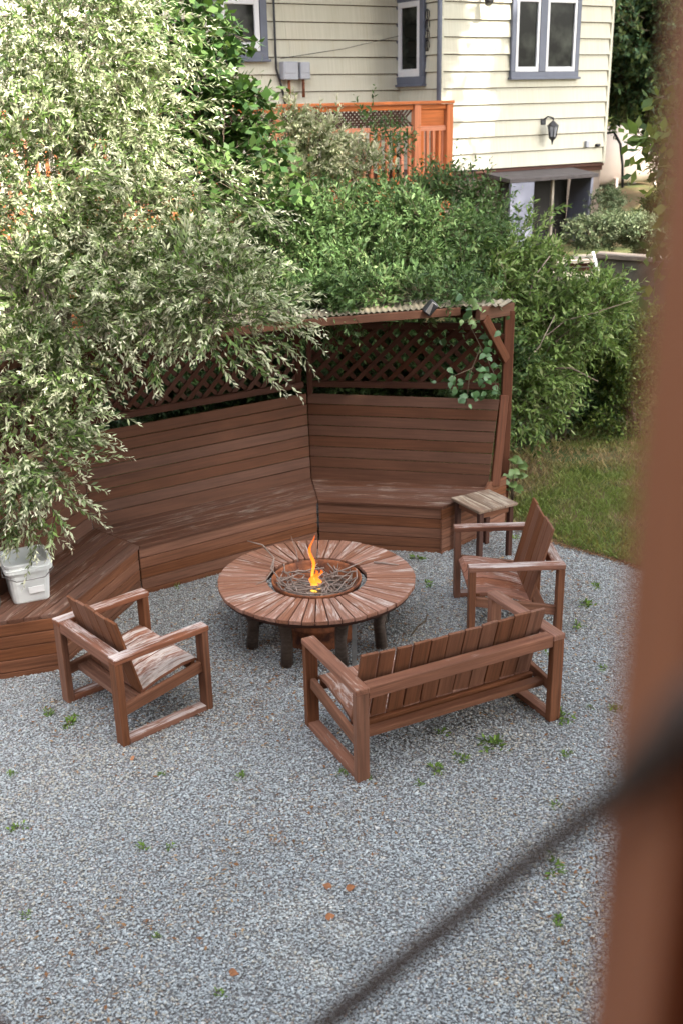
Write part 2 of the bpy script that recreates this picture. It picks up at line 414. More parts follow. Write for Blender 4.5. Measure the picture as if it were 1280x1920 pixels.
# ------------------------------------------------------------------ foliage
def unit(v): return v/(np.linalg.norm(v, axis=-1, keepdims=True)+1e-9)
def leaves_np(P, D, L, Wd, c, roll_up=.6):
    """rhombic folded leaves. P base, D direction, L length, Wd width, c colour"""
    n = len(P); up = np.array([0, 0, 1.])*roll_up + rng.normal(0, .5, (n, 3))
    S = unit(np.cross(D, up)); N = np.cross(S, D)
    m = P+D*(L*.45)[:, None]
    V = np.stack([P, m+S*(Wd/2)[:, None]-N*(Wd*.12)[:, None], P+D*L[:, None]-N*(L*.10)[:, None], m-S*(Wd/2)[:, None]-N*(Wd*.12)[:, None]], 1)
    return V.reshape(-1, 3), (np.arange(n)[:, None]*4+np.arange(4)[None]), np.repeat(c, 4, 0)
def sprays(P, D, L, nl, ll, lw, droop, ang, colfn, roll_up=.6, stem=.0022, jit=.15, t0=.12):
    """twigs with leaves along them -> (leaf mesh arrays, stem arrays)"""
    n = len(P); t = (np.arange(nl)+.5)/nl; t = t0+(1-t0)*t; T = np.broadcast_to(t, (n, nl))+rng.uniform(-.3, .3, (n, nl))/nl
    dr = np.zeros((n, 3)); dr[:, 2] = -droop*L*rng.uniform(.5, 1.4, n)
    pos = P[:, None]+D[:, None]*(L[:, None]*T)[..., None]+dr[:, None]*(T**2)[..., None]
    tan = unit(D[:, None]*L[:, None, None]+2*dr[:, None]*T[..., None])
    a = np.arange(nl)*2.4+rng.random((n, 1))*6.28+rng.normal(0, .3, (n, nl))
    b1 = unit(np.cross(tan, np.array([0, 0, 1.])+.01)); b2 = np.cross(tan, b1)
    side = b1*np.cos(a)[..., None]+b2*np.sin(a)[..., None]
    an = ang+rng.normal(0, .2, (n, nl)); d = unit(tan*np.cos(an)[..., None]+side*np.sin(an)[..., None]+rng.normal(0, jit, (n, nl, 3)))
    sc_ = (.65+.5*np.sin(np.pi*np.clip(T, 0, 1)))*rng.uniform(.75, 1.2, (n, nl))
    c = colfn(n, nl, T)
    lf = leaves_np(pos.reshape(-1, 3), d.reshape(-1, 3), (ll*sc_).ravel(), (lw*sc_).ravel(), c.reshape(-1, 3), roll_up)
    # stems: triangular prisms in 2 segments
    tt = np.array([0, .5, 1.]); sp_ = P[:, None]+D[:, None]*(L[:, None]*tt)[..., None]+dr[:, None]*(tt**2)[None, :, None]
    r = stem*np.array([1, .7, .25]); s1 = b1[:, 0]; s2 = b2[:, 0]
    ring = [sp_+(s1[:, None]*math.cos(k*2.094)+s2[:, None]*math.sin(k*2.094))*r[None, :, None] for k in range(3)]
    SV = np.stack(ring, 2).reshape(-1, 3); q = []
    for i in range(2):
        for k in range(3): q.append([i*3+k, i*3+(k+1) % 3, (i+1)*3+(k+1) % 3, (i+1)*3+k])
    SF = (np.arange(n)[:, None, None]*9+np.array(q)[None]).reshape(-1, 4)
    return lf, (SV, SF)
def cat_np(parts):
    Vs, Fs, Cs, o = [], [], [], 0
    for p in parts:
        Vs.append(p[0]); Fs.append(p[1]+o); o += len(p[0])
        if len(p) > 2: Cs.append(p[2])
    return np.concatenate(Vs), np.concatenate(Fs), (np.concatenate(Cs) if Cs else None)
def lobe_pts(lobes, n, shell=.5, up=.25, out=1., flow=.75, jit=.25):
    """points through the lobes, denser toward their skin; direction outward"""
    vol = np.array([l[1]**2 for l in lobes], float); vol *= np.array([l[3] if len(l) > 3 else 1 for l in lobes]); idx = rng.choice(len(lobes), n, p=vol/vol.sum())
    C = np.array([tuple(l[0]) for l in lobes])[idx]; R = np.array([l[1] for l in lobes])[idx]; sq = np.array([l[2] if len(l) > 2 else .85 for l in lobes])[idx]
    d = unit(rng.normal(0, 1, (n, 3))); r = shell+(1-shell)*rng.random(n)**.6
    r *= 1+.22*np.sin(d[:, 0]*7+C[:, 0]*3)*np.sin(d[:, 2]*6+C[:, 1]*5)
    off = d*(R*r)[:, None]; off[:, 2] *= sq
    Q = C+off
    fl = np.stack([np.sin(Q[:, 1]*7.1+Q[:, 2]*5.3+1.7*np.sin(Q[:, 0]*4)), np.sin(Q[:, 0]*6.3+Q[:, 2]*6.9+2), .6*np.sin(Q[:, 0]*7.7+Q[:, 1]*6.1+4)], -1)
    D = unit(d*out+np.array([0, 0, up])+fl*flow+rng.normal(0, jit, (n, 3)))
    return Q, D
def palette(cols, wts=None, var=.18, tipmix=None):
    cols = np.array(cols)
    def fn(n, nl, T):
        i = rng.choice(len(cols), (n, nl), p=wts); c = cols[i]
        if tipmix is not None:
            k = np.clip((T-tipmix[0])/(tipmix[1]-tipmix[0]), 0, 1)*(rng.random((n, 1))*.7+.3); c = c*(1-k[..., None])+np.array(tipmix[2])*k[..., None]
        return c*(1+rng.uniform(-var, var, (n, nl, 1)))*(1+rng.uniform(-.16, .16, (n, 1, 1)))
    return fn
def plant(name, label, cat, base, lobes, n, L, nl, ll, lw, droop, ang, colfn, mat=None, shell=.5, up=.25, group=None, trunks=(), roll_up=.6, stem=.0022, extra=None, trunk_name='trunk', zmin=None, gaps=()):
    t = thing(name, label, cat, base, 0, group)
    P, D = lobe_pts(lobes, n, shell, up)
    if extra is not None: P = np.concatenate([P, extra[0]]); D = np.concatenate([D, extra[1]])
    for g, gr in gaps:
        rel = P-np.array(tuple(g)); sdn = np.array(tuple(sd)); tt_ = rel@sdn; dist = np.linalg.norm(rel-tt_[:, None]*sdn, axis=1); kk = dist > gr; P = P[kk]; D = D[kk]
    if zmin is not None: P[:, 2] = np.maximum(P[:, 2], zmin+rng.random(len(P))*.1)
    Ls = rng.uniform(.6, 1.3, len(P))*L
    if extra is not None: Ls[-len(extra[2]):] = extra[2]
    lf, st = sprays(P, D, Ls, nl, ll, lw, droop, ang, colfn, roll_up, stem)
    M = Matrix.Translation(Vector(base)); b = np.array(tuple(base))
    mesh_obj('crown', np_mesh(name+'_crown', lf[0]-b, lf[1], lf[2]), M, mat or m_leaf, t, 'stuff')
    mesh_obj('twigs', np_mesh(name+'_twigs', st[0]-b, st[1]), M, m_bark, t, 'stuff')
    for tr in trunks: tube(trunk_name, tr[0], tr[1], m_bark, t, 7)
    return t
def limb(a, b, r0, r1, sag=.15, k=5):
    a, b = Vector(a), Vector(b); pts = []; rs = []
    for i in range(k):
        u = i/(k-1); p = a.lerp(b, u); p.z += sag*math.sin(u*math.pi); p += Vector((random.uniform(-.04, .04), random.uniform(-.04, .04), 0))*(0 < i < k-1)
        pts.append(p); rs.append(r0+(r1-r0)*u)
    return pts, rs

# ------------------------------------------------------------------ arbour bench
Vz = Vector((0, 0, 1))
arb = thing('arbour_bench', 'brown stained wraparound bench with high plank back and lattice arbour behind the fire table', 'bench', (-.25, 9.3, 0))
FC = [Vector((-2.03, 6.87, 0)), Vector((-1.644, 8.093, 0)), Vector((-.209, 9.06, 0)), Vector((.88, 8.83, 0))]     # seat front corners
BC = [Vector((-2.68, 6.67, 0)), Vector((-2.10, 8.50, 0)), Vector((-.28, 9.68, 0)), Vector((1.345, 9.31, 0))]      # back foot corners
LEAN = [Vector((-.12, .02, 0)), Vector((-.085, .085, 0)), Vector((-.02, .13, 0)), Vector((.10, .13, 0))]
ZS, ZB = .45, 1.235
END = Vector((1.54, 9.47, 0))
for i in range(3):      # seat planks
    a, b, b2, a2 = FC[i], FC[i+1], BC[i+1], BC[i]
    if i == 2: b2 = END
    n = 6
    for k in range(n):
        u0, u1 = (k+.03)/n, (k+.97)/n
        q = [a.lerp(a2, u0), b.lerp(b2, u0), b.lerp(b2, u1), a.lerp(a2, u1)]
        e = (q[1]-q[0]).normalized()*.003
        q = [q[0]+e, q[1]-e, q[2]-e, q[3]+e]
        slab('seat_plank', [p+Vz*ZS for p in q], .03, m_seatw, arb)
    # skirt boards
    nrm = Vector(((b-a).y, -(b-a).x, 0)).normalized(); h = .415/4.4; z = .42
    k = 0
    while z > .02:
        z0 = max(z-h+.005, .0)
        s = nrm*(-.018)
        slab('skirt_board', [a+s+Vz*z0, b+s+Vz*z0, b+s+Vz*(z-.001), a+s+Vz*(z-.001)], .02, m_wood, arb)
        z -= h; k += 1
    # dark core behind the skirt
    # back boards
    nb = 8; dz = (ZB-ZS-.01)/nb
    for k in range(nb):
        u0, u1 = (k+.02)/nb, (k+.965)/nb
        pa0, pa1 = BC[i]+LEAN[i]*u0, BC[i]+LEAN[i]*u1; pb0, pb1 = BC[i+1]+LEAN[i+1]*u0, BC[i+1]+LEAN[i+1]*u1
        z0, z1 = ZS+.012+u0*(ZB-ZS)-(.05 if k == 0 else 0), ZS+.012+u1*(ZB-ZS)
        e = (pb0-pa0).normalized()*.003
        slab('back_board', [pa0+e+Vz*z0, pb0-e+Vz*z0, pb1-e+Vz*z1, pa1+e+Vz*z1], .02, m_wall, arb)
# ends of the bench
for (a, b) in ((FC[3], END), (BC[0], FC[0])):
    z = .42; h = .0945
    while z > .02:
        slab('skirt_board', [a+Vz*max(z-h+.005, 0), b+Vz*max(z-h+.005, 0), b+Vz*(z-.001), a+Vz*(z-.001)], .02, m_wood, arb); z -= h
slab('end_board', [Vector((1.30, 9.235, ZS-.03)), END+Vector((0, 0, -.03+ZS)), END+Vector((0, 0, ZS+.05)), Vector((1.36, 9.30, ZS+.05))], .03, m_wood, arb)
# dark blocks added under the seat to paint shade between the boards
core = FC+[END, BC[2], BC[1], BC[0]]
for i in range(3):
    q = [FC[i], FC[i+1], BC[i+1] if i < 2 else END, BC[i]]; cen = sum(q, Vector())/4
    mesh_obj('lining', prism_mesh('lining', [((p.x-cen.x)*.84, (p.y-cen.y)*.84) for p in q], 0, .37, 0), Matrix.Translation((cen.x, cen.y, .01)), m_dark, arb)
# posts and arbour frame
up2 = Vector((0, -1, 0))
PR = Vector((1.53, 9.60, 0))          # right post
ZT = 2.02
beam('post', PR, PR+Vz*ZT, .09, .09, (0, 1, 0), m_armpost, arb)
beam('brace_board', (1.415, 9.34, ZS+.0), (1.50, 9.53, 1.26), .085, .035, (.3, -1, 0), m_armpost, arb)
wl = [Vector((-2.80, 6.60, 0)), Vector((-2.22, 8.66, 0)), Vector((-.30, 9.86, 0)), PR+Vector((-.02, -.01, 0))]
for dx in (-.075, .03): beam('post', wl[2]+Vector((dx, -abs(dx)*.4, 0)), wl[2]+Vector((dx, -abs(dx)*.4, ZT)), .05, .09, (0, 1, 0), m_lat, arb)
beam('post', wl[1], wl[1]+Vz*ZT, .09, .09, (0, 1, 0), m_lat, arb)
beam('post', wl[0], wl[0]+Vz*ZT, .09, .09, (0, 1, 0), m_lat, arb)
LZ0, LZ1 = 1.33, 1.86
def lattice(p, q):
    d = (q-p); L = d.length; d.normalize(); nrm = Vector((d.y, -d.x, 0)); p = p+d*.05; q = q-d*.05; L -= .1
    for z in (LZ0, LZ1+.02): beam('lattice_rail', p+Vz*z+nrm*.02, q+Vz*z+nrm*.02, .035, .06, Vz, m_lat, arb)
    beam('top_plate', p+Vz*(ZT-.03), q+Vz*(ZT-.03), .09, .06, Vz, m_lat, arb)
    H = LZ1-LZ0; pitch = .148
    for sgn, off in ((1, .004), (-1, -.012)):
        s = -H+.05 if sgn == 1 else .05
        s = -H+.03
        while s < L:
            # slat runs from (s,0) to (s+H,H) (or mirrored)
            s0, s1 = s, s+H; t0, t1 = 0, H
            if s0 < 0: t0 = -s0; s0 = 0
            if s1 > L: t1 = H-(s1-L); s1 = L
            if t1-t0 > .06:
                a = (s0, t0) if sgn == 1 else (L-s0, t0); b_ = (s1, t1) if sgn == 1 else (L-s1, t1)
                P0 = p+d*a[0]+Vz*(LZ0+a[1])+nrm*off; P1 = p+d*b_[0]+Vz*(LZ0+b_[1])+nrm*off
                beam('lattice_slat', P0, P1, .042, .010, nrm, m_lat, arb, bev=.002)
            s += pitch
for i in range(3): lattice(wl[i], wl[i+1])
# right end: side arm forward, knee brace
AF = Vector((1.20, 9.20, 0))
beam('side_arm', PR+Vz*(ZT+.01)+Vector((.03, .03, 0)), AF+Vz*(ZT+.05), .05, .11, Vz, m_wall, arb)
beam('knee_brace', PR+Vector((-.02, -.04, 1.58)), AF+Vector((.06, .05, ZT-.0)), .045, .085, (.7, .7, 0), m_armpost, arb)
beam('end_strut', PR+Vector((-.03, -.03, ZT-.23)), PR+Vector((-.55, .1, ZT-.23)), .04, .05, Vz, m_lat, arb)
# roof: front fascia and corrugated sheet
RF = [Vector((1.44, 9.28, ZT+.085)), Vector((1.06, 9.33, 2.105)), Vector((-.33, 8.95, 2.10)), Vector((-2.2, 7.9, 2.12)), Vector((-2.6, 6.9, 2.12))]
RB = [PR+Vector((.08, .12, ZT+.06)), Vector((1.1, 9.85, ZT+.05)), Vector((-.3, 10.0, ZT+.04)), Vector((-2.3, 8.85, ZT+.04)), Vector((-2.95, 6.8, ZT+.04))]
for i in range(1, 4):
    dn = Vector((0, 0, -.035))
    beam('fascia_board', RF[i]+dn, RF[i+1]+dn, .03, .07, Vz, m_wall, arb)
    for u in (.1, .5, .9):
        beam('rafter', RF[i].lerp(RF[i+1], u)+dn*1.2, RB[i].lerp(RB[i+1], u)+dn*1.5, .04, .05, Vz, m_lat, arb)
for i in range(0, 4):
    a, b, b2, a2 = RF[i], RF[i+1], RB[i+1], RB[i]
    n = max(6, int((b-a).length/.0125)); m_ = 2; VV = []; FF = []
    for k in range(n+1):
        u = k/n; rr = .009*math.cos(k*math.pi/2*1.0)
        for j in range(m_+1):
            v = -.015+1.015*j/m_; p = a.lerp(b, u).lerp(a2.lerp(b2, u), v)
            VV.append((p.x, p.y, p.z+.012+rr))
    for k in range(n):
        for j in range(m_): i0 = k*(m_+1)+j; FF.append((i0, i0+m_+1, i0+m_+2, i0+1))
    VV = np.array(VV); nV = len(VV); VV = np.concatenate([VV, VV-np.array([0, 0, .004])])
    FF = FF+[tuple(x+nV for x in f[::-1]) for f in FF]
    mesh_obj('roof_sheet', np_mesh('roof_sheet', VV, np.array(FF)), Matrix.Identity(4), m_roofsheet, arb)

# floodlight on the roof edge
fl = thing('floodlight', 'small black floodlight on the front edge of the arbour roof', 'light', tuple(at(806, 586, 9.25)))
c = at(806, 577, 9.22)
beam('housing', c+Vector((-.045, 0, -.045)), c+Vector((.04, 0, .045)), .075, .10, (.5, -1, .3), m_black, fl, bev=.012)
beam('mounting_stem', c+Vector((.02, .03, -.01)), c+Vector((.02, .14, -.045)), .02, .02, Vz, m_black, fl)
beam('lens_rim', c+Vector((-.03, -.045, -.04)), c+Vector((.03, -.045, .045)), .05, .012, (.5, -1, .3), m_steel, fl, bev=.003)

# ------------------------------------------------------------------ chairs and loveseat
def seatframe(name, label, cat, loc, rz, W, D, H, nb, ztop, m_a, m_s, group, m_f=m_wood, back_mat=None, gaps=False, seed=1):
    rnd = random.Random(seed); t = thing(name, label, cat, loc, rz, group); fr = wm(t); back_mat = back_mat or m_f
    pw, pt, at_ = .085, .05, .038
    for s in (-1, 1):
        y = s*(W/2-pw/2)
        beam('front_post', (D/2-pt/2, y, 0.0), (D/2-pt/2, y, H-at_), pw, pt, (1, 0, 0), m_f, t, fr)
        beam('rear_post', (-D/2+pt/2, y, 0.0), (-D/2+pt/2, y, H-at_), pw, pt, (1, 0, 0), m_f, t, fr)
        beam('arm', (-D/2-.004, y, H-at_/2), (D/2+.006, y, H-at_/2), pw+.006, at_, Vz, m_a, t, fr, .005)
        beam('skid', (-D/2+pt+.001, y, .022), (D/2-pt-.001, y, .022), pw-.006, .042, Vz, m_a, t, fr)
        beam('side_rail', (-D/2+pt, y, .235), (D/2-pt, y, .325), .035, .075, Vz, m_f, t, fr)
    iw = W-2*pw
    beam('back_rail', (-D/2+.045, -iw/2, H-.042), (-D/2+.045, iw/2, H-.042), .082, .08, Vz, m_a, t, fr, .005)
    beam('lower_rail', (-D/2+.145, -iw/2-.03, .235), (-D/2+.145, iw/2+.03, .235), .07, .04, (0, 0, 1), m_f, t, fr)
    beam('front_rail', (D/2-.08, -iw/2, .325), (D/2-.08, iw/2, .325), .03, .085, Vz, m_f, t, fr)
    beam('seat_support', (-.16, -iw/2, .25), (-.16, iw/2, .25), .03, .05, Vz, m_f, t, fr)
    bw = iw/nb
    for k in range(nb):
        y0 = -iw/2+k*bw+.0025; y1 = y0+bw-.005; g = .006 if gaps and k in (nb-2, nb-3) else 0
        j = rnd.uniform(-.003, .003)
        # seat plank: slight curve, built as one bent board
        prof = [(D/2-.03, .345+j), (D/2-.06, .372+j), (D/2-.16, .373+j), (.0, .335+j), (-.135, .29+j)]
        bm = bmesh.new(); top = []; bot = []
        for (x, z) in prof:
            top.append((bm.verts.new((x, y0, z)), bm.verts.new((x, y1, z)))); bot.append((bm.verts.new((x, y0, z-.022)), bm.verts.new((x, y1, z-.022))))
        for i in range(len(prof)-1):
            bm.faces.new((top[i][0], top[i][1], top[i+1][1], top[i+1][0])); bm.faces.new((bot[i][1], bot[i][0], bot[i+1][0], bot[i+1][1]))
            bm.faces.new((top[i][0], top[i+1][0], bot[i+1][0], bot[i][0])); bm.faces.new((top[i][1], bot[i][1], bot[i+1][1], top[i+1][1]))
        bm.faces.new((top[0][1], top[0][0], bot[0][0], bot[0][1])); bm.faces.new((top[-1][0], top[-1][1], bot[-1][1], bot[-1][0]))
        bmesh.ops.recalc_face_normals(bm, faces=bm.faces)
        mesh_obj('seat_plank', bm_mesh(bm, 'seat_plank'), fr.copy(), m_s, t)
        # back plank
        zt = ztop+rnd.uniform(-.012, .012); kx = (zt-.24)/(ztop-.24)
        x0, x1 = -.125, -.125-.15*kx
        q = [Vector((x0, y0+g, .24)), Vector((x1, y0+g, zt)), Vector((x1, y1-g, zt+rnd.uniform(-.005, .005))), Vector((x0, y1-g, .24))]
        slab('back_plank', [p+Vector((rnd.uniform(-.002, .002), 0, 0)) for p in q], .02, back_mat, t, fr, .003, flip=False)
    return t
CH = 'slatted brown wooden armchairs by the fire table'
seatframe('armchair', 'brown slatted armchair with whitish peeling seat at left of the fire table', 'armchair', (-1.41, 6.375, 0), math.radians(41), .81, .69, .62, 5, .80, m_arm, m_peel, CH, seed=2)
seatframe('armchair', 'brown slatted armchair with tall leaning back beside the small side table', 'armchair', (1.255, 7.58, 0), math.radians(181.5), .87, .70, .615, 5, .85, m_arm, m_peel2, CH, seed=3)
seatframe('garden_loveseat', 'brown slatted two seat bench in front of the fire table, its back to the camera', 'bench', (.562, 6.068, 0), math.radians(116.3), 1.485, .74, .63, 11, .775, m_armlow, m_table, None, gaps=True, seed=5)

# side table
stt = thing('side_table', 'small square side table with weathered pale top beside the arbour bench', 'side table', (1.247, 8.84, 0), math.radians(-61))
fr = wm(stt)
for k in range(3): beam('top_plank', (-.21, -.14+k*.14, .49), (.21, -.14+k*.14, .49), .136, .025, Vz, m_weath, stt, fr)
for x in (-.165, .165):
    for y in (-.16, .16): beam('leg', (x, y, 0), (x, y, .477), .045, .045, (1, 0, 0), m_dkwood, stt, fr)
for y in (-.16, .16): beam('apron', (-.14, y, .445), (.14, y, .445), .022, .055, Vz, m_wood, stt, fr)
for x in (-.165, .165): beam('apron', (x, -.137, .445), (x, .137, .445), .022, .055, Vz, m_wood, stt, fr)

# ------------------------------------------------------------------ fire table
TC = Vector((-.196, 7.33, 0)); TZ = .48; RO, RI = .735, .375
ft = thing('fire_table', 'round brown wooden fire pit table of radial boards around a rusty bowl', 'fire table', tuple(TC))
fr = wm(ft); n = 50
for k in range(n):
    a = k*2*math.pi/n; h = math.pi/n; g = .0035
    pts = []
    ro, ri = RO+random.uniform(-.004, .004), RI+random.uniform(-.004, .004)
    def pp(r, s): 
        th = h-g/r; return (r*math.cos(s*th), r*math.sin(s*th))
    q = [pp(ri, -1), pp(ro, -1), (ro*1.001, 0), pp(ro, 1), pp(ri, 1)]
    me = prism_mesh('ring_board', q, -.030, 0, .003)
    mesh_obj('ring_board', me, fr @ Matrix.Rotation(a, 4, 'Z') @ Matrix.Translation((0, 0, TZ+random.uniform(-.002, .002))), m_table, ft)
lathe('ring_frame', [(RO-.02, TZ-.033), (RO-.02, TZ-.06), (RO-.05, TZ-.06), (RO-.05, TZ-.033), (RO-.02, TZ-.033)], TC, m_dkwood, ft, 64)
lathe('inner_ring_frame', [(RI+.06, TZ-.033), (RI+.06, TZ-.07), (RI+.02, TZ-.07), (RI+.02, TZ-.033), (RI+.06, TZ-.033)], TC, m_dkwood, ft, 48)
for k in range(8):
    a = math.radians(-160+45*k); d = Vector((math.cos(a), math.sin(a), 0)); s = Vector((-d.y, d.x, 0))
    tube('leg', [d*.52+Vz*0, d*.50+Vz*.2, d*.55+Vz*(TZ-.06)], [.046, .042, .05], m_legw, ft, 8, fr)
    if k % 2 == 0: beam('strap', d*.60+s*.06+Vz*.0, d*.62+s*.06+Vz*(TZ-.06), .035, .006, d, m_steel, ft, fr, .001)
    beam('bearer', d*.39+Vz*(TZ-.055), d*.69+Vz*(TZ-.055), .05, .045, Vz, m_dkwood, ft, fr)
lathe('drum', [(.27, .0), (.275, .02), (.27, .04), (.265, .14), (.275, .15), (.265, .16), (.265, .34), (.28, .35), (.28, .36)], TC, m_rust, ft, 40)
bw_ = lathe('fire_bowl', [(.0, .30), (.12, .305), (.22, .335), (.29, .39), (.318, .46), (.322, .478), (.332, .482), (.336, .474), (.330, .44), (.318, .432), (.31, .40), (.23, .32), (.1, .285), (0, .28)], TC, m_rust, ft, 48)
lathe('ash_bed', [(0, .375), (.1, .378), (.2, .372), (.262, .362), (.272, .345)], TC, plain('ash', (.16, .14, .12), .95, .5, 14, bump=.8), ft, 32)
# flame
def flame(name, label, base, H, R, seed, sway):
    rnd = random.Random(seed); bm = bmesh.new(); rings = []; ns, sg = 16, 10
    ph = rnd.random()*6
    for i in range(ns+1):
        u = i/ns; r = R*((.55+.9*u)*(1-u)**.8*1.25)*(1+.25*math.sin(u*11+ph))+.001
        cx = sway*math.sin(u*5.2+ph)*u+.012*math.sin(u*13+ph); cy = .5*sway*math.sin(u*4.1+1+ph)*u
        rings.append([bm.verts.new((cx+r*math.cos(k*2*math.pi/sg)*(1+.2*math.sin(3*k+u*7)), cy+r*.6*math.sin(k*2*math.pi/sg), u*H)) for k in range(sg)])
    for i in range(ns):
        for k in range(sg): bm.faces.new((rings[i][k], rings[i][(k+1) % sg], rings[i+1][(k+1) % sg], rings[i+1][k]))
    o = mesh_obj(name, bm_mesh(bm, name, True), Matrix.Translation(base), m_flame)
    return tag(o, label, 'flame', 'flames in the fire bowl')
fb = TC+Vector((-.02, -.03, .40))
flame('flame', 'tall thin orange flame rising highest from the fire bowl', fb, .43, .016, 4, .02)
flame('flame', 'short bright yellow flame at the foot of the tall one', fb+Vector((.0, -.03, -.01)), .17, .028, 9, .02)
flame('flame', 'small orange tongue of flame just right of the tall one', fb+Vector((.035, .0, .0)), .15, .022, 12, .02)
# twigs in the bowl
for k in range(66):
    rnd = random.Random(100+k); a = rnd.random()*6.28; r = .27*math.sqrt(rnd.random()); c = TC+Vector((r*math.cos(a), r*math.sin(a), 0))
    b = rnd.random()*6.28; L = rnd.uniform(.16, .42); d = Vector((math.cos(b), math.sin(b), 0)); s = Vector((-d.y, d.x, 0)); bow = rnd.uniform(-.09, .09)
    pts = []
    z0 = .385+rnd.random()*.075
    for i in range(5):
        u = i/4-.5; p = c+d*u*L+s*bow*(1-4*u*u)+Vz*0
        q = p-TC; q.z = 0
        if q.length > .30 and z0 < .45: p = TC+q.normalized()*.30
        p.z = z0+rnd.uniform(-.012, .02)+max(0, q.length-.26)*.5
        pts.append(p)
    o = tube('twig', pts, [rnd.uniform(.0035, .0065)]*4+[.002], m_twig, None, 5)
    tag(o, 'thin grey twig among the tangle of kindling in the fire bowl', 'twig', 'twigs piled in the fire bowl')
def twig_px(label, pts, r, Yz=None, m=m_twig):
    P = [atz(x, y, z) for x, y, z in pts]
    o = tube('twig', P, [r]*(len(P)-1)+[r*.5], m, None, 6); return tag(o, label, 'twig')
twig_px('long forked pale twig jutting out over the left rear of the fire table', [(560, 1075, .47), (528, 1090, .50), (508, 1066, .51), (514, 1046, .53), (493, 1022, .56), (464, 1014, .58)], .006)
twig_px('pale twig bending down over the left rim of the fire bowl', [(514, 1046, .52), (512, 1068, .51), (498, 1088, .495), (480, 1096, .49)], .005)
twig_px('short dark-tipped stick lying on the right side of the fire table', [(700, 1054, .49), (722, 1056, .49), (747, 1059, .49)], .007, m=m_twig)
twig_px('thin twig sticking out over the right rim of the fire bowl', [(610, 1080, .47), (650, 1066, .50), (686, 1050, .52)], .005)
twig_px('twig hanging over the front rim of the fire bowl', [(545, 1085, .47), (556, 1104, .49), (560, 1122, .46)], .004)
twig_px('brown curved stick lying on gravel between fire table and loveseat', [(771, 1190, .01), (783, 1174, .01), (797, 1164, .012), (800, 1150, .02)], .007, m=m_bark)
twig_px('thin twig standing out of the fire bowl behind the flame', [(560, 1060, .45), (556, 1035, .52), (546, 1005, .60)], .0035)

# ------------------------------------------------------------------ bucket and timber on the bench
bc = Vector((-2.30, 7.19, ZS))
bk = thing('bucket', 'white square plastic bucket standing on the left end of the bench', 'bucket', tuple(bc), math.radians(25))
fr = wm(bk)
def sq(r, c=.3, seg=3):
    pts = []
    for i in range(4):
        a0 = math.pi/2*i
        cx, cy = (r-c*r)*math.copysign(1, math.cos(a0+.785)), (r-c*r)*math.copysign(1, math.sin(a0+.785))
        for k in range(seg+1):
            a = a0+k*math.pi/2/seg; pts.append((cx+c*r*math.cos(a), cy+c*r*math.sin(a)))
    return pts
def sqlathe(name, prof, mat, parent, fr):
    bm = bmesh.new(); rings = []
    for r, z in prof: rings.append([bm.verts.new((x, y, z)) for x, y in sq(r)])
    nn = len(rings[0])
    for i in range(len(prof)-1):
        for k in range(nn): bm.faces.new((rings[i][k], rings[i][(k+1) % nn], rings[i+1][(k+1) % nn], rings[i+1][k]))
    bm.faces.new(rings[0]); bmesh.ops.recalc_face_normals(bm, faces=bm.faces)
    return mesh_obj(name, bm_mesh(bm, name), fr.copy(), mat, parent)
sqlathe('body', [(.125, 0), (.130, .01), (.155, .30), (.150, .30), (.126, .02), (.05, .018)], m_bucket, bk, fr)
sqlathe('rim', [(.1555, .245), (.170, .247), (.172, .275), (.160, .278), (.161, .302), (.168, .304), (.168, .316), (.150, .316), (.150, .29)], m_bucket, bk, fr)
tube('handle', [(-.172, 0, .26), (-.18, -.09, .22), (-.10, -.185, .20), (.10, -.185, .20), (.18, -.09, .22), (.172, 0, .26)], .004, m_steel, bk, 6, fr)
beam('label_panel', (-.02, -.1475, .10), (.09, -.1475, .10), .004, .05, Vz, m_white, bk, fr, .001)
tb = thing('timber_block', 'weathered grey timber standing beside the white bucket at the photo edge', 'timber', (-2.52, 7.02, ZS), .3)
beam('timber_face', (0, 0, 0), (-.03, .06, .34), .12, .09, (0, 1, 0), m_greywood, tb, wm(tb), .01)
beam('side_plank', (.0, -.055, 0), (-.03, .0, .33), .11, .02, (0, 1, 0), m_greywood, tb, wm(tb), .004)
for k in range(3):
    o = beam('fallen_plank', at(-30+k*22, 985+k*8, 7.4), at(60+k*16, 1075+k*4, 7.35), .05, .02, Vz, m_wood)
    tag(o, ['stained board leaning behind the white bucket, leftmost of three', 'stained board leaning behind the white bucket, middle of three', 'stained board leaning behind the white bucket, rightmost of three'][k], 'board', 'boards leaning behind the bucket')

# ------------------------------------------------------------------ cream house
YAWC = math.radians(31.5); uC = Vector((math.cos(YAWC), math.sin(YAWC), 0)); nC = Vector((uC.y, -uC.x, 0))
PC = Vector((1.43, 15.3, 0))
def onwall(px, py, p0, u):
    d = ray(px, py); n = Vector((u.y, -u.x, 0)); t = (p0-CAM).dot(n)/d.dot(n); P = CAM+d*t
    return (P-p0).dot(u), P.z
jog = .95
WC = onwall(1138, 150, PC, uC)[0]
uB = Vector((-nC.x, -nC.y, 0))           # from corner B/C back towards A
PA = PC+uB*jog
hs = thing('house', 'cream sided house with blue grey window trim behind the shrubs', 'house', (2, 17, 2.2))
zb = onwall(850, 323, PC, uC)[1]; zt9 = onwall(850, 38.6, PC, uC)[1]; dz = (zt9-zb)/9
ZTOP = zb+dz*15
def wallbox(name, p, u, L, n, z0, z1, T, mat):
    a = p; b = p+u*L
    slab(name, [a+Vz*z0, b+Vz*z0, b+Vz*z1, a+Vz*z1], T, mat, hs, bev=0)
LA = 9.0
wallbox('wall', PA-uC*LA-nC*0, uC, LA, nC, zb-.1, ZTOP, .2, m_dkwood)  # dark backing paints the shadow lines under each siding course
wallbox('wall', PC, uC, WC, nC, zb-.1, ZTOP, .2, m_dkwood)  # dark behind the siding gaps, again painting the butt shadows
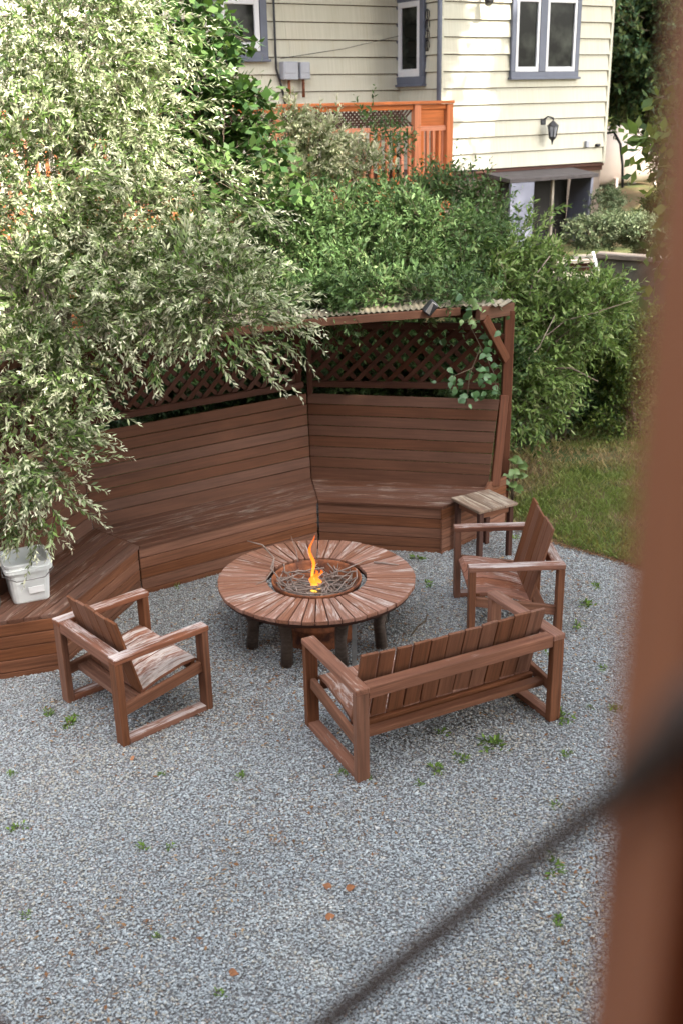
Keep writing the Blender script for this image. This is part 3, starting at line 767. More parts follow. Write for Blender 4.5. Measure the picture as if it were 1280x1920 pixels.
wallbox('wall', PA, -uB, jog-.001, None, zb-.1, ZTOP, .2, m_found)
PD = PC+uC*WC
wallbox('wall', PD-nC*.21, uB, 6, None, zb-.1, ZTOP, .2, m_found)
def courses(p, u, L, nout, nseg=1):
    for k in range(15):
        z0 = zb+k*dz; cuts = [0]
        x = random.uniform(.4, 1.4)
        if L > 1.5:
            while x < L-.5: cuts.append(x); x += random.uniform(2.2, 3.4)
        cuts.append(L)
        for c0, c1 in zip(cuts, cuts[1:]):
            a = p+u*(c0+.0015); b = p+u*(c1-.0015)
            lo = nout*.036; hi = nout*.008
            slab('siding_board', [a+lo+Vz*(z0+.020), b+lo+Vz*(z0+.020), b+hi+Vz*(z0+dz+.010), a+hi+Vz*(z0+dz+.010)], .014, m_siding, hs, bev=0)
courses(PC, uC, WC, nC)
courses(PA-uC*LA, uC, LA, nC)
nB = -uC
courses(PA, -uB, jog, nB)
beam('corner_board', PC+nC*.01+nB*.01+Vz*zb, PC+nC*.01+nB*.01+Vz*ZTOP, .05, .05, nC, m_siding, hs)
beam('corner_board', PD+nC*.01+Vz*zb, PD+nC*.01+Vz*ZTOP, .05, .05, nC, m_siding, hs)
# foundation and eaves
slab('foundation', [PC-nC*.03+Vz*1.2, PD-nC*.03+Vz*1.2, PD-nC*.03+Vz*(zb-.02), PC-nC*.03+Vz*(zb-.02)], .2, m_found, hs, bev=0)
slab('foundation', [PA-uC*LA-nC*.03+Vz*1.2, PA-nC*.03+Vz*1.2, PA-nC*.03+Vz*(zb-.02), PA-uC*LA-nC*.03+Vz*(zb-.02)], .2, m_found, hs, bev=0)
beam('drip_board', PC+nC*.0+Vz*(zb-.02), PD+nC*.0+Vz*(zb-.02), .07, .03, Vz, m_dkwood, hs)
mid = (PC+PD)/2
eave = [PA-uC*LA+nC*.55+Vz*ZTOP, PD+nC*.55+uC*.4+Vz*ZTOP, PD-nC*6+uC*.4+Vz*(ZTOP+2.4), PA-uC*LA-nC*6+Vz*(ZTOP+2.4)]
slab('roof', eave, .12, m_dkwood, hs, bev=0)
def window(p0, u, nout, s0, s1, z0, z1, sashes, tw=.10, inner=.05):
    f = nout
    def pt(s, z, o): return p0+u*s+Vz*z+f*o
    wn = slab('window', [pt(s0+.02, z0+.02, .025), pt(s1-.02, z0+.02, .025), pt(s1-.02, z1-.02, .025), pt(s0+.02, z1-.02, .025)], .02, m_dark, hs, bev=0)
    M = m_trim
    for a, b in (((s0, z0+tw/2), (s1, z0+tw/2)), ((s0, z1-tw/2), (s1, z1-tw/2))):
        beam('trim', pt(*a, .045), pt(*b, .045), .045, tw, Vz, M, wn)
    beam('sill', pt(s0-.02, z0-.012, .06), pt(s1+.02, z0-.012, .06), .08, .03, Vz, M, wn)
    for s in (s0+tw/2, s1-tw/2):
        beam('trim', pt(s, z0+tw+.001, .044), pt(s, z1-tw-.001, .044), tw, .045, f, M, wn)
    k = len(sashes)
    for (a, b) in sashes:
        zz0, zz1 = z0+tw, z1-tw; sw = inner
        for s in (a+sw/2, b-sw/2): beam('sash', pt(s, zz0, .05), pt(s, zz1, .05), sw, .03, f, m_sash, wn)
        for z in (zz0+sw*.7, zz1-sw/2): beam('sash', pt(a+sw, z, .0505), pt(b-sw, z, .0505), .03, sw*(1.4 if z < (zz0+zz1)/2 else 1), Vz, m_sash, wn)
        slab('pane', [pt(a+sw, zz0+sw, .04), pt(b-sw, zz0+sw, .04), pt(b-sw, zz1-sw, .04), pt(a+sw, zz1-sw, .04)], .006, m_glass, wn, bev=0)
    if k == 2: beam('mullion', pt((sashes[0][1]+sashes[1][0])/2, z0+tw, .052), pt((sashes[0][1]+sashes[1][0])/2, z1-tw, .052), sashes[1][0]-sashes[0][1], .04, f, M, wn)
    return wn
s0, z0 = onwall(951, 146, PC, uC); s1, _ = onwall(1077, 146, PC, uC); _, z1 = onwall(951, -16, PC, uC)
ss = [onwall(x, 100, PC, uC)[0] for x in (962, 1004, 1017, 1064)]
window(PC, uC, nC, s0, s1, z0, z1, [(s0+.076, ss[1]), (ss[2], s1-.076)], tw=.075, inner=.045)
s0, z0 = onwall(742, 160, PA, -uB); s1, _ = onwall(800, 160, PA, -uB); _, z1 = onwall(770, -12, PA, -uB)
window(PA, -uB, nB, s0, s1, z0, z1, [(s0+.13, s1-.09)], tw=.10, inner=.07)
pA = PA-uC*LA
s0, z0 = onwall(400, 112, pA, uC); s1, _ = onwall(500, 112, pA, uC); _, z1 = onwall(440, -20, pA, uC)
window(pA, uC, nC, s0, s1, z0, z1, [(s0+.11, s1-.11)], tw=.10, inner=.07)
# downspout
s, z = onwall(826, 100, PC, uC)
c = PC+nC*.05+nB*.07
o = tube('downspout', [c+Vz*(zb+.2), c+Vz*ZTOP], .032, m_trim, hs, 8)
# service pipe and meter boxes on wall A
sA, zA = onwall(512, 60, pA, uC); c = pA+uC*sA+nC*.05
tube('service_pipe', [c+Vz*ZTOP, c+Vz*(zb+1.35), c+uC*.08+Vz*(zb+1.1), c+uC*.12+Vz*(zb+.9)], .016, m_black, hs, 6)
for (x0, x1, y0, y1, lab) in ((521, 550, 116, 150, 'larger grey utility box on the cream wall, left of the pair'), (553, 572, 117, 149, 'narrower grey utility box on the cream wall, right of the pair')):
    a, zz1 = onwall(x0, y0, pA, uC); b, zz0 = onwall(x1, y1, pA, uC)
    m = thing('utility_box', lab, 'utility box', tuple(pA+uC*((a+b)/2)+nC*.03+Vz*zz0), 0, 'utility boxes on the cream wall')
    beam('housing', pA+uC*a+nC*.09+Vz*((zz0+zz1)/2), pA+uC*b+nC*.09+Vz*((zz0+zz1)/2), .12, zz1-zz0, Vz, m_box, m, bev=.008)
    beam('cover', pA+uC*(a+.02)+nC*.153+Vz*((zz0+zz1)/2+.03), pA+uC*(b-.02)+nC*.153+Vz*((zz0+zz1)/2+.03), .008, (zz1-zz0)*.55, Vz, m_box, m, bev=.003)
    tube('conduit', [pA+uC*((a+b)/2)+nC*.08+Vz*zz0, pA+uC*((a+b)/2)+nC*.08+Vz*(zz0-.22)], .02, m_rust, m, 8)
# wire across wall
a = pA+uC*onwall(522, 112, pA, uC)[0]+nC*.06; za = onwall(522, 110, pA, uC)[1]; b = PA+nC*.06; zb_ = onwall(724, 66, pA, uC)[1]
o = tube('wire', [a+Vz*za, (a+b)/2+Vz*((za+zb_)/2-.03), b+Vz*zb_], .004, m_black, None, 5); tag(o, 'thin cable running across the cream wall from the utility boxes', 'cable')
# black ornament beside the narrow window
sB, z = onwall(806, 18, PA, -uB); _, z_ = onwall(806, 95, PA, -uB); c = PA-uB*sB+nB*.05
orn = thing('wall_bracket', 'dark scrolled metal bracket beside the narrow window', 'bracket', tuple(c+Vz*z_))
tube('rod', [c+Vz*z, c+Vz*z_], .008, m_black, orn, 6)
for i in range(4):
    zz = z_+(z-z_)*(i+.5)/4; pts = [c+uB*(-.05*math.sin(k*.9))+Vz*(zz+.07*math.cos(k*.9)) for k in range(8)]
    tube('scroll', pts, .006, m_black, orn, 5)
# wall lantern
s, z = onwall(1020, 245, PC, uC); c = PC+uC*s+nC*.17+Vz*z
ln = thing('wall_lantern', 'black carriage lantern mounted on the cream wall above the basement hatch', 'lamp', tuple(c))
frl = Matrix.Translation(c) @ Matrix.Rotation(YAWC, 4, 'Z')
beam('back_plate', (-.05, .15, .08), (-.05, .15, .20), .09, .02, (0, 1, 0), m_black, ln, frl)
tube('bracket', [(-.05, .14, .15), (-.03, .08, .19), (0, 0, .17), (0, 0, .12)], .012, m_black, ln, 6, frl)
def lathe_l(name, prof, mat, seg=6):
    o = lathe(name, prof, c, mat, ln, seg)
    for p in o.data.polygons: p.use_smooth = False
lathe_l('cap', [(0, .14), (.03, .12), (.085, .07), (.088, .062), (0, .062)], m_black)
lathe_l('glass', [(.068, .06), (.045, -.08), (0, -.08)], m_box)
for k in range(6):
    a = k*math.pi/3; tube('cage_bar', [(.074*math.cos(a), .074*math.sin(a), .062), (.048*math.cos(a), .048*math.sin(a), -.085)], .007, m_black, ln, 4, frl)
lathe_l('base', [(.055, -.08), (.052, -.10), (.02, -.13), (.008, -.18), (0, -.19)], m_black)
# small hose bib fittings and bracket lamp at top
for (x, y, lab) in ((1095, 270, 'small grey outlet box low on the cream wall, nearer the lantern'), (1115, 272, 'small dark pipe fitting low on the cream wall, nearest the corner')):
    s, z = onwall(x, y, PC, uC); p = PC+uC*s+nC*.05+Vz*z
    o = beam('wall_fitting', p+uC*-.035, p+uC*.035, .05, .09 if x < 1100 else .04, Vz, m_box if x < 1100 else m_black, bev=.006); tag(o, lab, 'fitting', 'fittings on the cream wall')
s, z = onwall(897, 3, PC, uC); p = PC+uC*s+nC*.08+Vz*z
o = tube('eave_lamp', [p+Vz*.3, p+Vz*.05, p+nC*.1+Vz*.02, p+nC*.14-Vz*.03], [.02, .02, .05, .06], m_black, None, 8); tag(o, 'dark lamp fitting at the top edge of the cream wall', 'lamp')

# basement hatch
hb = thing('basement_hatch', 'blue grey basement hatch with open splayed side panels under the cream wall', 'hatch', tuple(PC+uC*1.3+nC*.4+Vz*1.9))
sL, zt_ = onwall(942, 322, PC, uC); sR, _ = onwall(1118, 310, PC, uC); sM, zbm = onwall(985, 415, PC, uC)
o1 = .55
sL -= .34; sR -= .50
A0 = PC+uC*(sL)+nC*.03; B0 = PC+uC*(sR-.12)+nC*.03
slab('roof_panel', [A0+nC*o1+uC*-.02+Vz*(zt_-.06), B0+nC*o1+uC*.1+Vz*(zt_-.06), B0+uC*.1+Vz*(zt_+.0), A0-uC*.02+Vz*(zt_+.0)], .05, m_hroof, hb)
A1 = A0+nC*o1; 
slab('side_panel', [A1+Vz*1.75, A1+uC*.42+Vz*1.75, A1+uC*.42+Vz*(zt_-.115), A1+Vz*(zt_-.115)], .04, m_hatch, hb)
slab('side_panel', [B0+nC*o1+uC*-.10+Vz*1.72, B0+uC*.02+Vz*1.85, B0+uC*.10+Vz*(zt_-.09), B0+nC*o1+uC*.10+Vz*(zt_-.115)], .04, m_hatch, hb)
slab('door_opening', [A0+uC*.3+nC*.02+Vz*1.6, B0+nC*.02+Vz*1.6, B0+nC*.02+Vz*(zt_-.06), A0+uC*.3+nC*.02+Vz*(zt_-.06)], .02, m_dark, hb, bev=0)
beam('jamb', A0+uC*.98+nC*.3+Vz*1.6, A0+uC*.98+nC*.3+Vz*(zt_-.12), .04, .04, nC, m_conc, hb)
# standpipe next to it
p = at(884, 330, 14.6)
tp = thing('garden_tap', 'black standpipe with tap handle below the cream wall', 'tap', (p.x, p.y, 1.8))
tube('pipe', [(p.x+.1, p.y, 1.85), (p.x+.02, p.y, p.z-.1), (p.x, p.y, p.z+.05)], .014, m_black, tp, 6)
tube('handle', [(p.x-.06, p.y, p.z+.06), (p.x+.06, p.y, p.z+.07)], .016, m_black, tp, 6)
tube('spout', [(p.x, p.y, p.z), (p.x-.07, p.y-.03, p.z-.01), (p.x-.08, p.y-.03, p.z-.06)], .012, m_black, tp, 6)

# ------------------------------------------------------------------ orange deck
dk = thing('orange_deck', 'orange stained timber deck with baluster railing against the cream house', 'deck', (-1, 14, 2.7))
DR = at(840, 188, 14.2); DR.z = 0; DLd = -Vector((math.cos(math.radians(26)), math.sin(math.radians(26)), 0)); LDK = 6.6
DL = DR+DLd*LDK; ZD, ZR = 2.74, 3.77; nD = Vector((math.sin(math.radians(26)), -math.cos(math.radians(26)), 0))
beam('top_rail', DR-DLd*.05+Vz*(ZR-.02), DL+Vz*(ZR-.02), .13, .035, Vz, m_orange, dk)
beam('upper_rail', DR+Vz*(ZR-.07), DL+Vz*(ZR-.07), .04, .06, Vz, m_orange, dk)
beam('middle_rail', DR+Vz*(ZR-.32), DL+Vz*(ZR-.32), .04, .06, Vz, m_orange, dk)
beam('bottom_rail', DR+Vz*(ZD+.06), DL+Vz*(ZD+.06), .04, .07, Vz, m_orange, dk)
for s in (0, .46, 2.3, 4.2, 6.2): beam('railing_post', DR+DLd*s+Vz*(ZD-.25), DR+DLd*s+Vz*(ZR-.04), .09, .09, nD, m_orange, dk)
s = .13
while s < LDK-.1:
    if min(abs(s-q) for q in (0, .46, 2.3, 4.2, 6.2)) > .07: beam('baluster', DR+DLd*s+Vz*(ZD+.1), DR+DLd*s+Vz*(ZR-.34), .038, .038, nD, m_orange, dk, bev=.002)
    s += .105 if s > .5 else .085
slab('rail_panel', [DR+DLd*.40+Vz*(ZR-.29)+nD*.0, DR+DLd*.06+Vz*(ZR-.29), DR+DLd*.06+Vz*(ZR-.10), DR+DLd*.40+Vz*(ZR-.10)], .02, m_orange, dk)
# lattice strip between the upper rails
k = 0; s = .52
while s < 3.4:
    for sg in (1, -1):
        a = DR+DLd*s+Vz*(ZR-.29); b = DR+DLd*(s+.19)+Vz*(ZR-.10)
        if sg == -1: a, b = DR+DLd*(s+.19)+Vz*(ZR-.29), DR+DLd*s+Vz*(ZR-.10)
        beam('lattice_slat', a+nD*.006*sg, b+nD*.006*sg, .022, .008, nD, m_dkwood, dk, bev=0)
    s += .055
# right return of the railing to the wall
RT = Vector((-nD.x, -nD.y, 0))
beam('top_rail', DR+RT*.1+Vz*(ZR-.021), DR+RT*.75+Vz*(ZR-.021), .10, .035, Vz, m_orange, dk)
beam('bottom_rail', DR+RT*.1+Vz*(ZD+.06), DR+RT*.75+Vz*(ZD+.06), .04, .07, Vz, m_orange, dk)
for k in range(5): beam('baluster', DR+RT*(.14+k*.12)+Vz*(ZD+.1), DR+RT*(.14+k*.12)+Vz*(ZR-.05), .038, .038, nD, m_orange, dk, bev=.002)
for k in range(6): beam('deck_board', DR+RT*(.05+k*.145)+DLd*.02+Vz*(ZD-.02), DL+RT*(.05+k*.145)+Vz*(ZD-.02), .14, .03, Vz, m_orange, dk)
beam('rim_joist', DR+nD*.02+Vz*(ZD-.15), DL+nD*.02+Vz*(ZD-.15), .04, .22, Vz, m_orange, dk)
for s in (.05, 1.6, 3.2, 4.8, 6.4): beam('support_post', DR+DLd*s+RT*.1+Vz*1.3, DR+DLd*s+RT*.1+Vz*(ZD-.2), .1, .1, nD, m_orange, dk)
beam('step_edge', at(700, 345, 13.9), at(845, 338, 14.0), .25, .05, Vz, m_orange, dk)

# ------------------------------------------------------------------ right background
tk0 = at(1128, 292, 20.2); tk1 = at(1222, 296, 20.9)
tk = thing('storage_tank', 'pale cream storage tank standing behind the house corner', 'tank', (tk0.x, tk0.y, 2.2))
ax = (tk1-tk0); ax.z = 0; Lt = ax.length; ax.normalize(); pv = Vector((-ax.y, ax.x, 0)); R1 = .50
bm = bmesh.new(); rings = []
for (u, k) in ((-.8, .86), (-.76, .95), (-.7, 1), (Lt-.06, 1), (Lt-.02, .97), (Lt, .9)):
    rings.append([bm.verts.new(ax*u+(pv*math.cos(a)*.36+Vz*math.sin(a)*R1)*k) for a in [i*2*math.pi/28 for i in range(28)]])
for i in range(len(rings)-1):
    for k in range(28): bm.faces.new((rings[i][k], rings[i][(k+1) % 28], rings[i+1][(k+1) % 28], rings[i+1][k]))
bm.faces.new(rings[0]); bm.faces.new(rings[-1][::-1]); bmesh.ops.recalc_face_normals(bm, faces=bm.faces)
mesh_obj('body', bm_mesh(bm, 'tank', True), Matrix.Translation((tk0.x, tk0.y, tk0.z)), m_tank, tk)
zg = tk0.z-R1
for u in (.12, Lt-.18):
    for s in (-.25, .25): beam('leg', Vector((tk0.x, tk0.y, 0))+ax*u+pv*s+Vz*(zg-.16), Vector((tk0.x, tk0.y, 0))+ax*u+pv*s+Vz*(zg+.12), .07, .07, ax, m_tank, tk)
tube('fuel_hose', [at(1133, 250, 19.4), at(1150, 248, 19.4), at(1162, 270, 19.4), at(1166, 310, 19.4), at(1166, 352, 19.4)], .025, m_black, tk, 6)
beam('skid', Vector((tk0.x, tk0.y, zg-.14))-ax*.1+nC*.3, Vector((tk0.x, tk0.y, zg-.14))+ax*Lt+nC*.3, .1, .06, Vz, m_conc, tk)

rw = thing('retaining_wall', 'dark mossy concrete retaining wall with pale coping at right behind the shrubs', 'wall', tuple(at(1180, 540, 13.6)))
a = at(1122, 484, 13.4); b = at(1300, 497, 13.0)
slab('wall_face', [Vector((a.x, a.y, 1.0)), Vector((b.x, b.y, 1.0)), Vector((b.x, b.y, b.z)), Vector((a.x, a.y, a.z))], .22, m_conc_d, rw)
beam('coping', a+Vz*.03+Vector((0, .1, 0)), b+Vz*.03+Vector((0, .1, 0)), .28, .05, Vz, m_cop, rw)
stp = thing('concrete_step', 'pale concrete step beside the retaining wall', 'step', tuple(at(1060, 510, 13.7)))
a = at(1010, 486, 14.1); b = at(1112, 484, 13.9)
slab('tread', [at(1040, 512, 13.3), at(1112, 520, 13.1), b, a], .12, m_conc, stp)
slab('riser', [at(1062, 545, 13.2), at(1118, 552, 13.0), at(1112, 522, 13.08), at(1045, 514, 13.28)], .1, m_conc, stp)
cr = thing('slatted_crate', 'small brown slatted crate on the concrete step', 'crate', tuple(at(1085, 518, 13.55)))
for k in range(4): beam('slat', at(1069, 489+k*8.5, 13.4), at(1108, 487+k*8.5, 13.3), .02, .04, Vz, m_dkwood, cr)
for x in (1070, 1107): beam('corner_post', at(x, 518, 13.42), at(x, 484, 13.42), .04, .04, (0, 1, 0), m_dkwood, cr)
slab('lid', [at(1068, 489, 13.3), at(1110, 487, 13.2), at(1112, 476, 13.6), at(1072, 478, 13.7)], .03, m_conc, cr)
o = beam('white_pole', at(1110, 472, 13.0), at(1133, 560, 12.8), .035, .035, (0, 1, 0), m_white); tag(o, 'white pole leaning against the concrete step', 'pole')

# ------------------------------------------------------------------ unseen house and deck added behind the camera to shade the yard
vh = thing('viewing_house', 'tall brown house whose raised deck overlooks the fire table yard', 'house', (0, -3, 0))
slab('wall', [(9, -2.3, -.05), (-9, -2.3, -.05), (-9, -2.3, 8.2), (9, -2.3, 8.2)], .3, m_post, vh, bev=0, flip=True)  # tall wall added to darken faces turned toward the camera
slab('roof', [(-9.4, -1.6, 7.9), (9.4, -1.6, 7.9), (9.4, -5.2, 9.9), (-9.4, -5.2, 9.9)], .14, m_dkwood, vh, bev=0)
for k in range(16): beam('deck_board', (-4, -2.2+k*.15, 2.15), (4, -2.2+k*.15, 2.15), .14, .035, Vz, m_post, vh)
for x in (-3.8, 0, 3.8): beam('deck_support', (x, .0, 0), (x, .0, 2.12), .12, .12, (0, 1, 0), m_post, vh)
# ------------------------------------------------------------------ foreground deck parts
pp0 = at(1232, 960, .31)
pp0.x += .0225
p = thing('deck_post', 'blurred brown deck post in the right foreground', 'post', (pp0.x+.04, .36, 0))
beam('post_shaft', (pp0.x+.040, .356, -.0), (pp0.x+.040, .356, 6.4), .09, .09, (0, 1, 0), m_post, p)
for z in (3.1, 4.6): beam('post_bolt', (pp0.x+.04, .306, z), (pp0.x+.04, .313, z), .014, .014, Vz, m_steel, p)
rod = [at(430, 2070, .52), at(600, 1928, .50), at(760, 1797, .47), at(930, 1662, .43), at(1070, 1553, .39), at(1160, 1485, .345), at(1230, 1420, .29), at(1290, 1362, .27), at(1400, 1270, .26)]
o = tube('iron_rod', rod, [.0058, .0058, .0057, .0056, .0055, .006, .0085, .0105, .011], m_rod, None, 10); tag(o, 'blurred dark rod slanting across the foreground past the brown post', 'rod')
o = beam('deck_rail', at(-160, 1975, .75), at(10, 1960, .75), .05, .02, Vz, m_dkwood); tag(o, 'brown deck edge peeking in at the bottom left corner', 'railing')

# ------------------------------------------------------------------ shrubs and trees
def LB(x, y, Y, r, sq=.85, wt=1): return (at(x, y, Y), r, sq, wt)
WIL = palette([(.085, .145, .032), (.13, .205, .050), (.27, .31, .16), (.045, .085, .02), (.44, .44, .30)], [.28, .27, .17, .16, .12], .22, (.5, 1., (.64, .63, .46)))
wl_ = [LB(40, 60, 8.8, .9), LB(160, 90, 9.0, .58), LB(110, 280, 8.5, .8), LB(240, 60, 9.6, .28, .8, .4), LB(20, 380, 8.0, .8), LB(230, 430, 8.2, .50), LB(200, 250, 8.8, .45), LB(370, 470, 8.2, .34, .7),
       LB(385, 530, 7.8, .44, .6), LB(475, 585, 7.7, .24, .5), LB(130, 545, 7.7, .58), LB(270, 560, 7.7, .40, .6), LB(420, 600, 7.5, .16, .5), LB(30, 700, 7.4, .42), LB(120, 700, 7.4, .26), LB(50, 820, 7.2, .30), LB(105, 870, 7.1, .17), LB(40, 920, 7.05, .20, 1.1), LB(90, 955, 7.0, .12, 1.0), LB(25, 975, 7.0, .12)]
def sp_px(lst):
    P = []; D = []; L = []
    for x, y, Y, x2, y2, Y2 in lst:
        a, b = at(x, y, Y), at(x2, y2, Y2); d = b-a; P.append(tuple(a)); D.append(tuple(d.normalized())); L.append(d.length)
    return np.array(P), np.array(D), np.array(L)
ex = sp_px([(120, 800, 7.1, 200, 770, 7.0), (130, 790, 7.1, 232, 790, 7.0), (100, 830, 7.1, 195, 835, 7.0), (90, 900, 7.1, 190, 905, 7.0), (100, 925, 7.1, 190, 945, 7.0), (70, 940, 7.0, 110, 1000, 7.0), (50, 950, 7.0, 20, 1010, 7.0),
            (60, 960, 7.0, 60, 1020, 7.0), (470, 560, 7.6, 560, 560, 7.5), (480, 590, 7.6, 575, 600, 7.5), (480, 610, 7.6, 565, 640, 7.5), (460, 640, 7.6, 545, 665, 7.5), (440, 650, 7.5, 530, 705, 7.4), (400, 660, 7.5, 440, 700, 7.4), (290, 660, 7.5, 300, 720, 7.4), (190, 680, 7.4, 225, 730, 7.3),
            (360, 440, 8.0, 480, 440, 7.9), (400, 480, 8.0, 520, 500, 7.9), (430, 520, 7.9, 545, 530, 7.8), (330, 330, 8.3, 470, 420, 8.0), (300, 300, 8.5, 440, 380, 8.2), (330, 240, 8.8, 420, 200, 8.8), (340, 250, 8.6, 450, 300, 8.5), (330, 280, 8.6, 500, 330, 8.5), (320, 200, 8.8, 440, 150, 8.8), (300, 120, 9, 420, 80, 9), (300, 60, 9, 400, 20, 9), (350, 380, 8.2, 520, 390, 8), (360, 400, 8.2, 500, 440, 8), (300, 60, 9, 380, 110, 9), (280, 30, 9, 350, 50, 9), (420, 420, 8.2, 560, 350, 8.1), (380, 330, 8.4, 470, 280, 8.4), (400, 340, 8.4, 540, 400, 8.2)])
ex = tuple(np.concatenate([np.repeat(ex[0], 3, 0)+rng.normal(0, .06, (len(ex[0])*3, 3)), ])if i == 0 else np.repeat(ex[i], 3, 0) for i in range(3))
wb = Vector((-3.35, 7.9, 0)); tr = []
for q in ((60, 60, 8.8), (230, 110, 9.0), (150, 280, 8.5), (260, 430, 8.2), (390, 560, 7.8), (130, 560, 7.7), (40, 740, 7.4), (60, 880, 7.1)):
    tr.append(limb(wb+Vector((random.uniform(-.15, .15), random.uniform(-.15, .15), 0)), at(*q), .04, .008, .25))
plant('willow_shrub', 'large dappled willow shrub with cream and pale green leaves overhanging the bench at left', 'shrub', wb, wl_, 4600, .34, 24, .052, .0165, .32, .62, WIL, m_wleaf, .35, .35, trunks=tr, extra=ex, stem=.0025)

GRN = palette([(.055, .12, .03), (.075, .15, .035), (.10, .18, .045), (.04, .085, .025)], None, .2)
BRD = palette([(.040, .085, .020), (.055, .11, .026), (.025, .058, .015), (.09, .15, .04)], None, .2)
b0 = Vector((-1.6, 11.2, .0)); lb = [LB(330, 40, 10.6, .36), LB(390, 70, 10.7, .25), LB(260, 90, 10.4, .3), LB(385, 150, 10.6, .36), LB(350, 230, 10.4, .45), LB(440, 225, 10.6, .28), LB(400, 310, 10.3, .38), LB(300, 170, 10.2, .4), LB(490, 290, 10.6, .22), LB(500, 360, 10.6, .2), LB(330, 340, 10.0, .3)]
plant('broadleaf_tree', 'dark green broadleaf tree rising between the willow and the cream house', 'tree', b0, lb, 720, .36, 7, .105, .078, .25, 1.1, BRD, None, .25, .15,
      trunks=[limb(b0, at(400, 300, 10.5), .07, .04), limb(at(400, 300, 10.5), at(330, 60, 10.6), .04, .012), limb(at(400, 300, 10.5), at(430, 120, 10.7), .04, .012), limb(at(400, 320, 10.5), at(490, 240, 10.7), .03, .01)], roll_up=1.4, stem=.003)

GM = palette([(.055, .10, .030), (.07, .125, .038), (.10, .165, .055), (.028, .058, .018), (.16, .215, .085)], [.3, .3, .2, .12, .08], .2)
bb = Vector((.2, 11.3, 0)); lb = [LB(570, 480, 10.9, .42), LB(660, 470, 11.1, .45), LB(760, 460, 11.2, .42), LB(700, 520, 10.6, .38, .8), LB(850, 470, 11.3, .34), LB(600, 535, 10.4, .28), LB(830, 520, 10.8, .3), LB(740, 400, 11.6, .25, 1, .8), LB(620, 410, 11.4, .28, .9, .8), LB(900, 440, 11.6, .18, .9, .7), LB(540, 430, 11.0, .25),
      LB(560, 570, 9.5, .16, .4, 1.6), LB(630, 562, 9.5, .16, .4, 1.6), LB(700, 556, 9.55, .16, .4, 1.6), LB(770, 552, 9.6, .15, .4, 1.4), LB(850, 548, 9.7, .13, .4), LB(920, 552, 9.8, .1, .4),
      LB(640, 720, 10.6, .5, 1, .8), LB(760, 720, 10.6, .5, 1, .8), LB(880, 720, 10.6, .5, 1, .8), LB(480, 720, 10.8, .5, 1, .8), LB(340, 760, 10.6, .5, 1, .8), LB(200, 780, 10.2, .4, 1, .6)]
plant('green_shrub', 'dense dark green shrub piled above the arbour roof in the middle', 'shrub', bb, lb, 5600, .34, 14, .070, .026, .2, .85, GM, None, .4, .4, trunks=[limb(bb, at(x, y, Yq), .03, .008) for x, y, Yq in ((560, 470, 10.9), (660, 430, 11.2), (770, 400, 11.3), (860, 450, 11.3), (760, 330, 11.6))], stem=.002)
# upright pale shoots in front of the orange deck
PAL = palette([(.22, .26, .12), (.15, .20, .07), (.42, .40, .26), (.09, .15, .04)], [.35, .3, .2, .15], .2, (.4, 1., (.55, .52, .36)))
bp = Vector((-.6, 12.3, 0)); lb = [LB(590, 290, 12.2, .28, .9), LB(545, 240, 12.2, .14, 1), LB(560, 350, 12.0, .3), LB(670, 320, 12.3, .22), LB(500, 360, 11.9, .25), LB(625, 240, 12.3, .08, 1, .5), LB(450, 400, 11.2, .25, .7), LB(720, 330, 12.4, .12, 1, .4)]
plant('pale_willow_shrub', 'feathery cream willow shoots in front of the orange deck railing', 'shrub', bp, lb, 1100, .34, 16, .060, .021, .2, .7, PAL, m_wleaf, .3, .75, trunks=[limb(bp, at(x, y, Yq), .02, .006) for x, y, Yq in ((600, 260, 12.2), (540, 230, 12.2), (680, 290, 12.3), (500, 330, 11.9))], stem=.0025)
# tall leafy stems poking up by the right end of the deck
bs = Vector((1.3, 12.6, 0)); lb = [LB(765, 290, 12.6, .05, 3), LB(830, 370, 12.6, .12, 1.2), LB(890, 400, 12.4, .15), LB(715, 280, 12.5, .08, 1.6), LB(690, 240, 12.7, .04, 2.5), LB(860, 350, 12.5, .05, 2), LB(800, 390, 12.3, .2)]
plant('leafy_stems', 'slender green stems standing in front of the right end of the orange railing', 'shrub', bs, lb, 300, .42, 13, .07, .026, .05, .9, GM, None, .2, 1.1, stem=.0025)

GR = palette([(.10, .165, .042), (.14, .215, .055), (.19, .27, .08), (.05, .085, .025), (.28, .33, .14)], [.28, .3, .2, .12, .1], .2)
br = Vector((2.35, 12.3, 0)); lb = [LB(950, 500, 11.6, .26), LB(1020, 540, 11.5, .32), LB(1000, 620, 11.2, .42), LB(1080, 600, 11.3, .36), LB(930, 560, 11.2, .28), LB(1000, 700, 11.0, .3), LB(985, 760, 10.8, .2), LB(985, 440, 12.2, .12, 1, .5), LB(900, 520, 11.2, .25), LB(1120, 570, 11.4, .2, .6)]
ex = sp_px([(980, 680, 11, 1120, 560, 11.2), (990, 690, 11, 1150, 600, 11.1), (960, 720, 10.9, 1080, 610, 11), (1000, 640, 11, 1190, 580, 11.2), (950, 700, 10.7, 1040, 590, 10.8), (930, 620, 10.9, 1000, 520, 11.2), (960, 760, 10.6, 1010, 770, 10.4), (975, 800, 10.5, 1000, 820, 10.4), (1000, 420, 12, 1060, 370, 12), (990, 420, 12, 990, 370, 12)])
ex2 = (np.concatenate([ex[0], ex[0]+.06]), np.concatenate([ex[1]]*2), np.concatenate([ex[2]]*2))
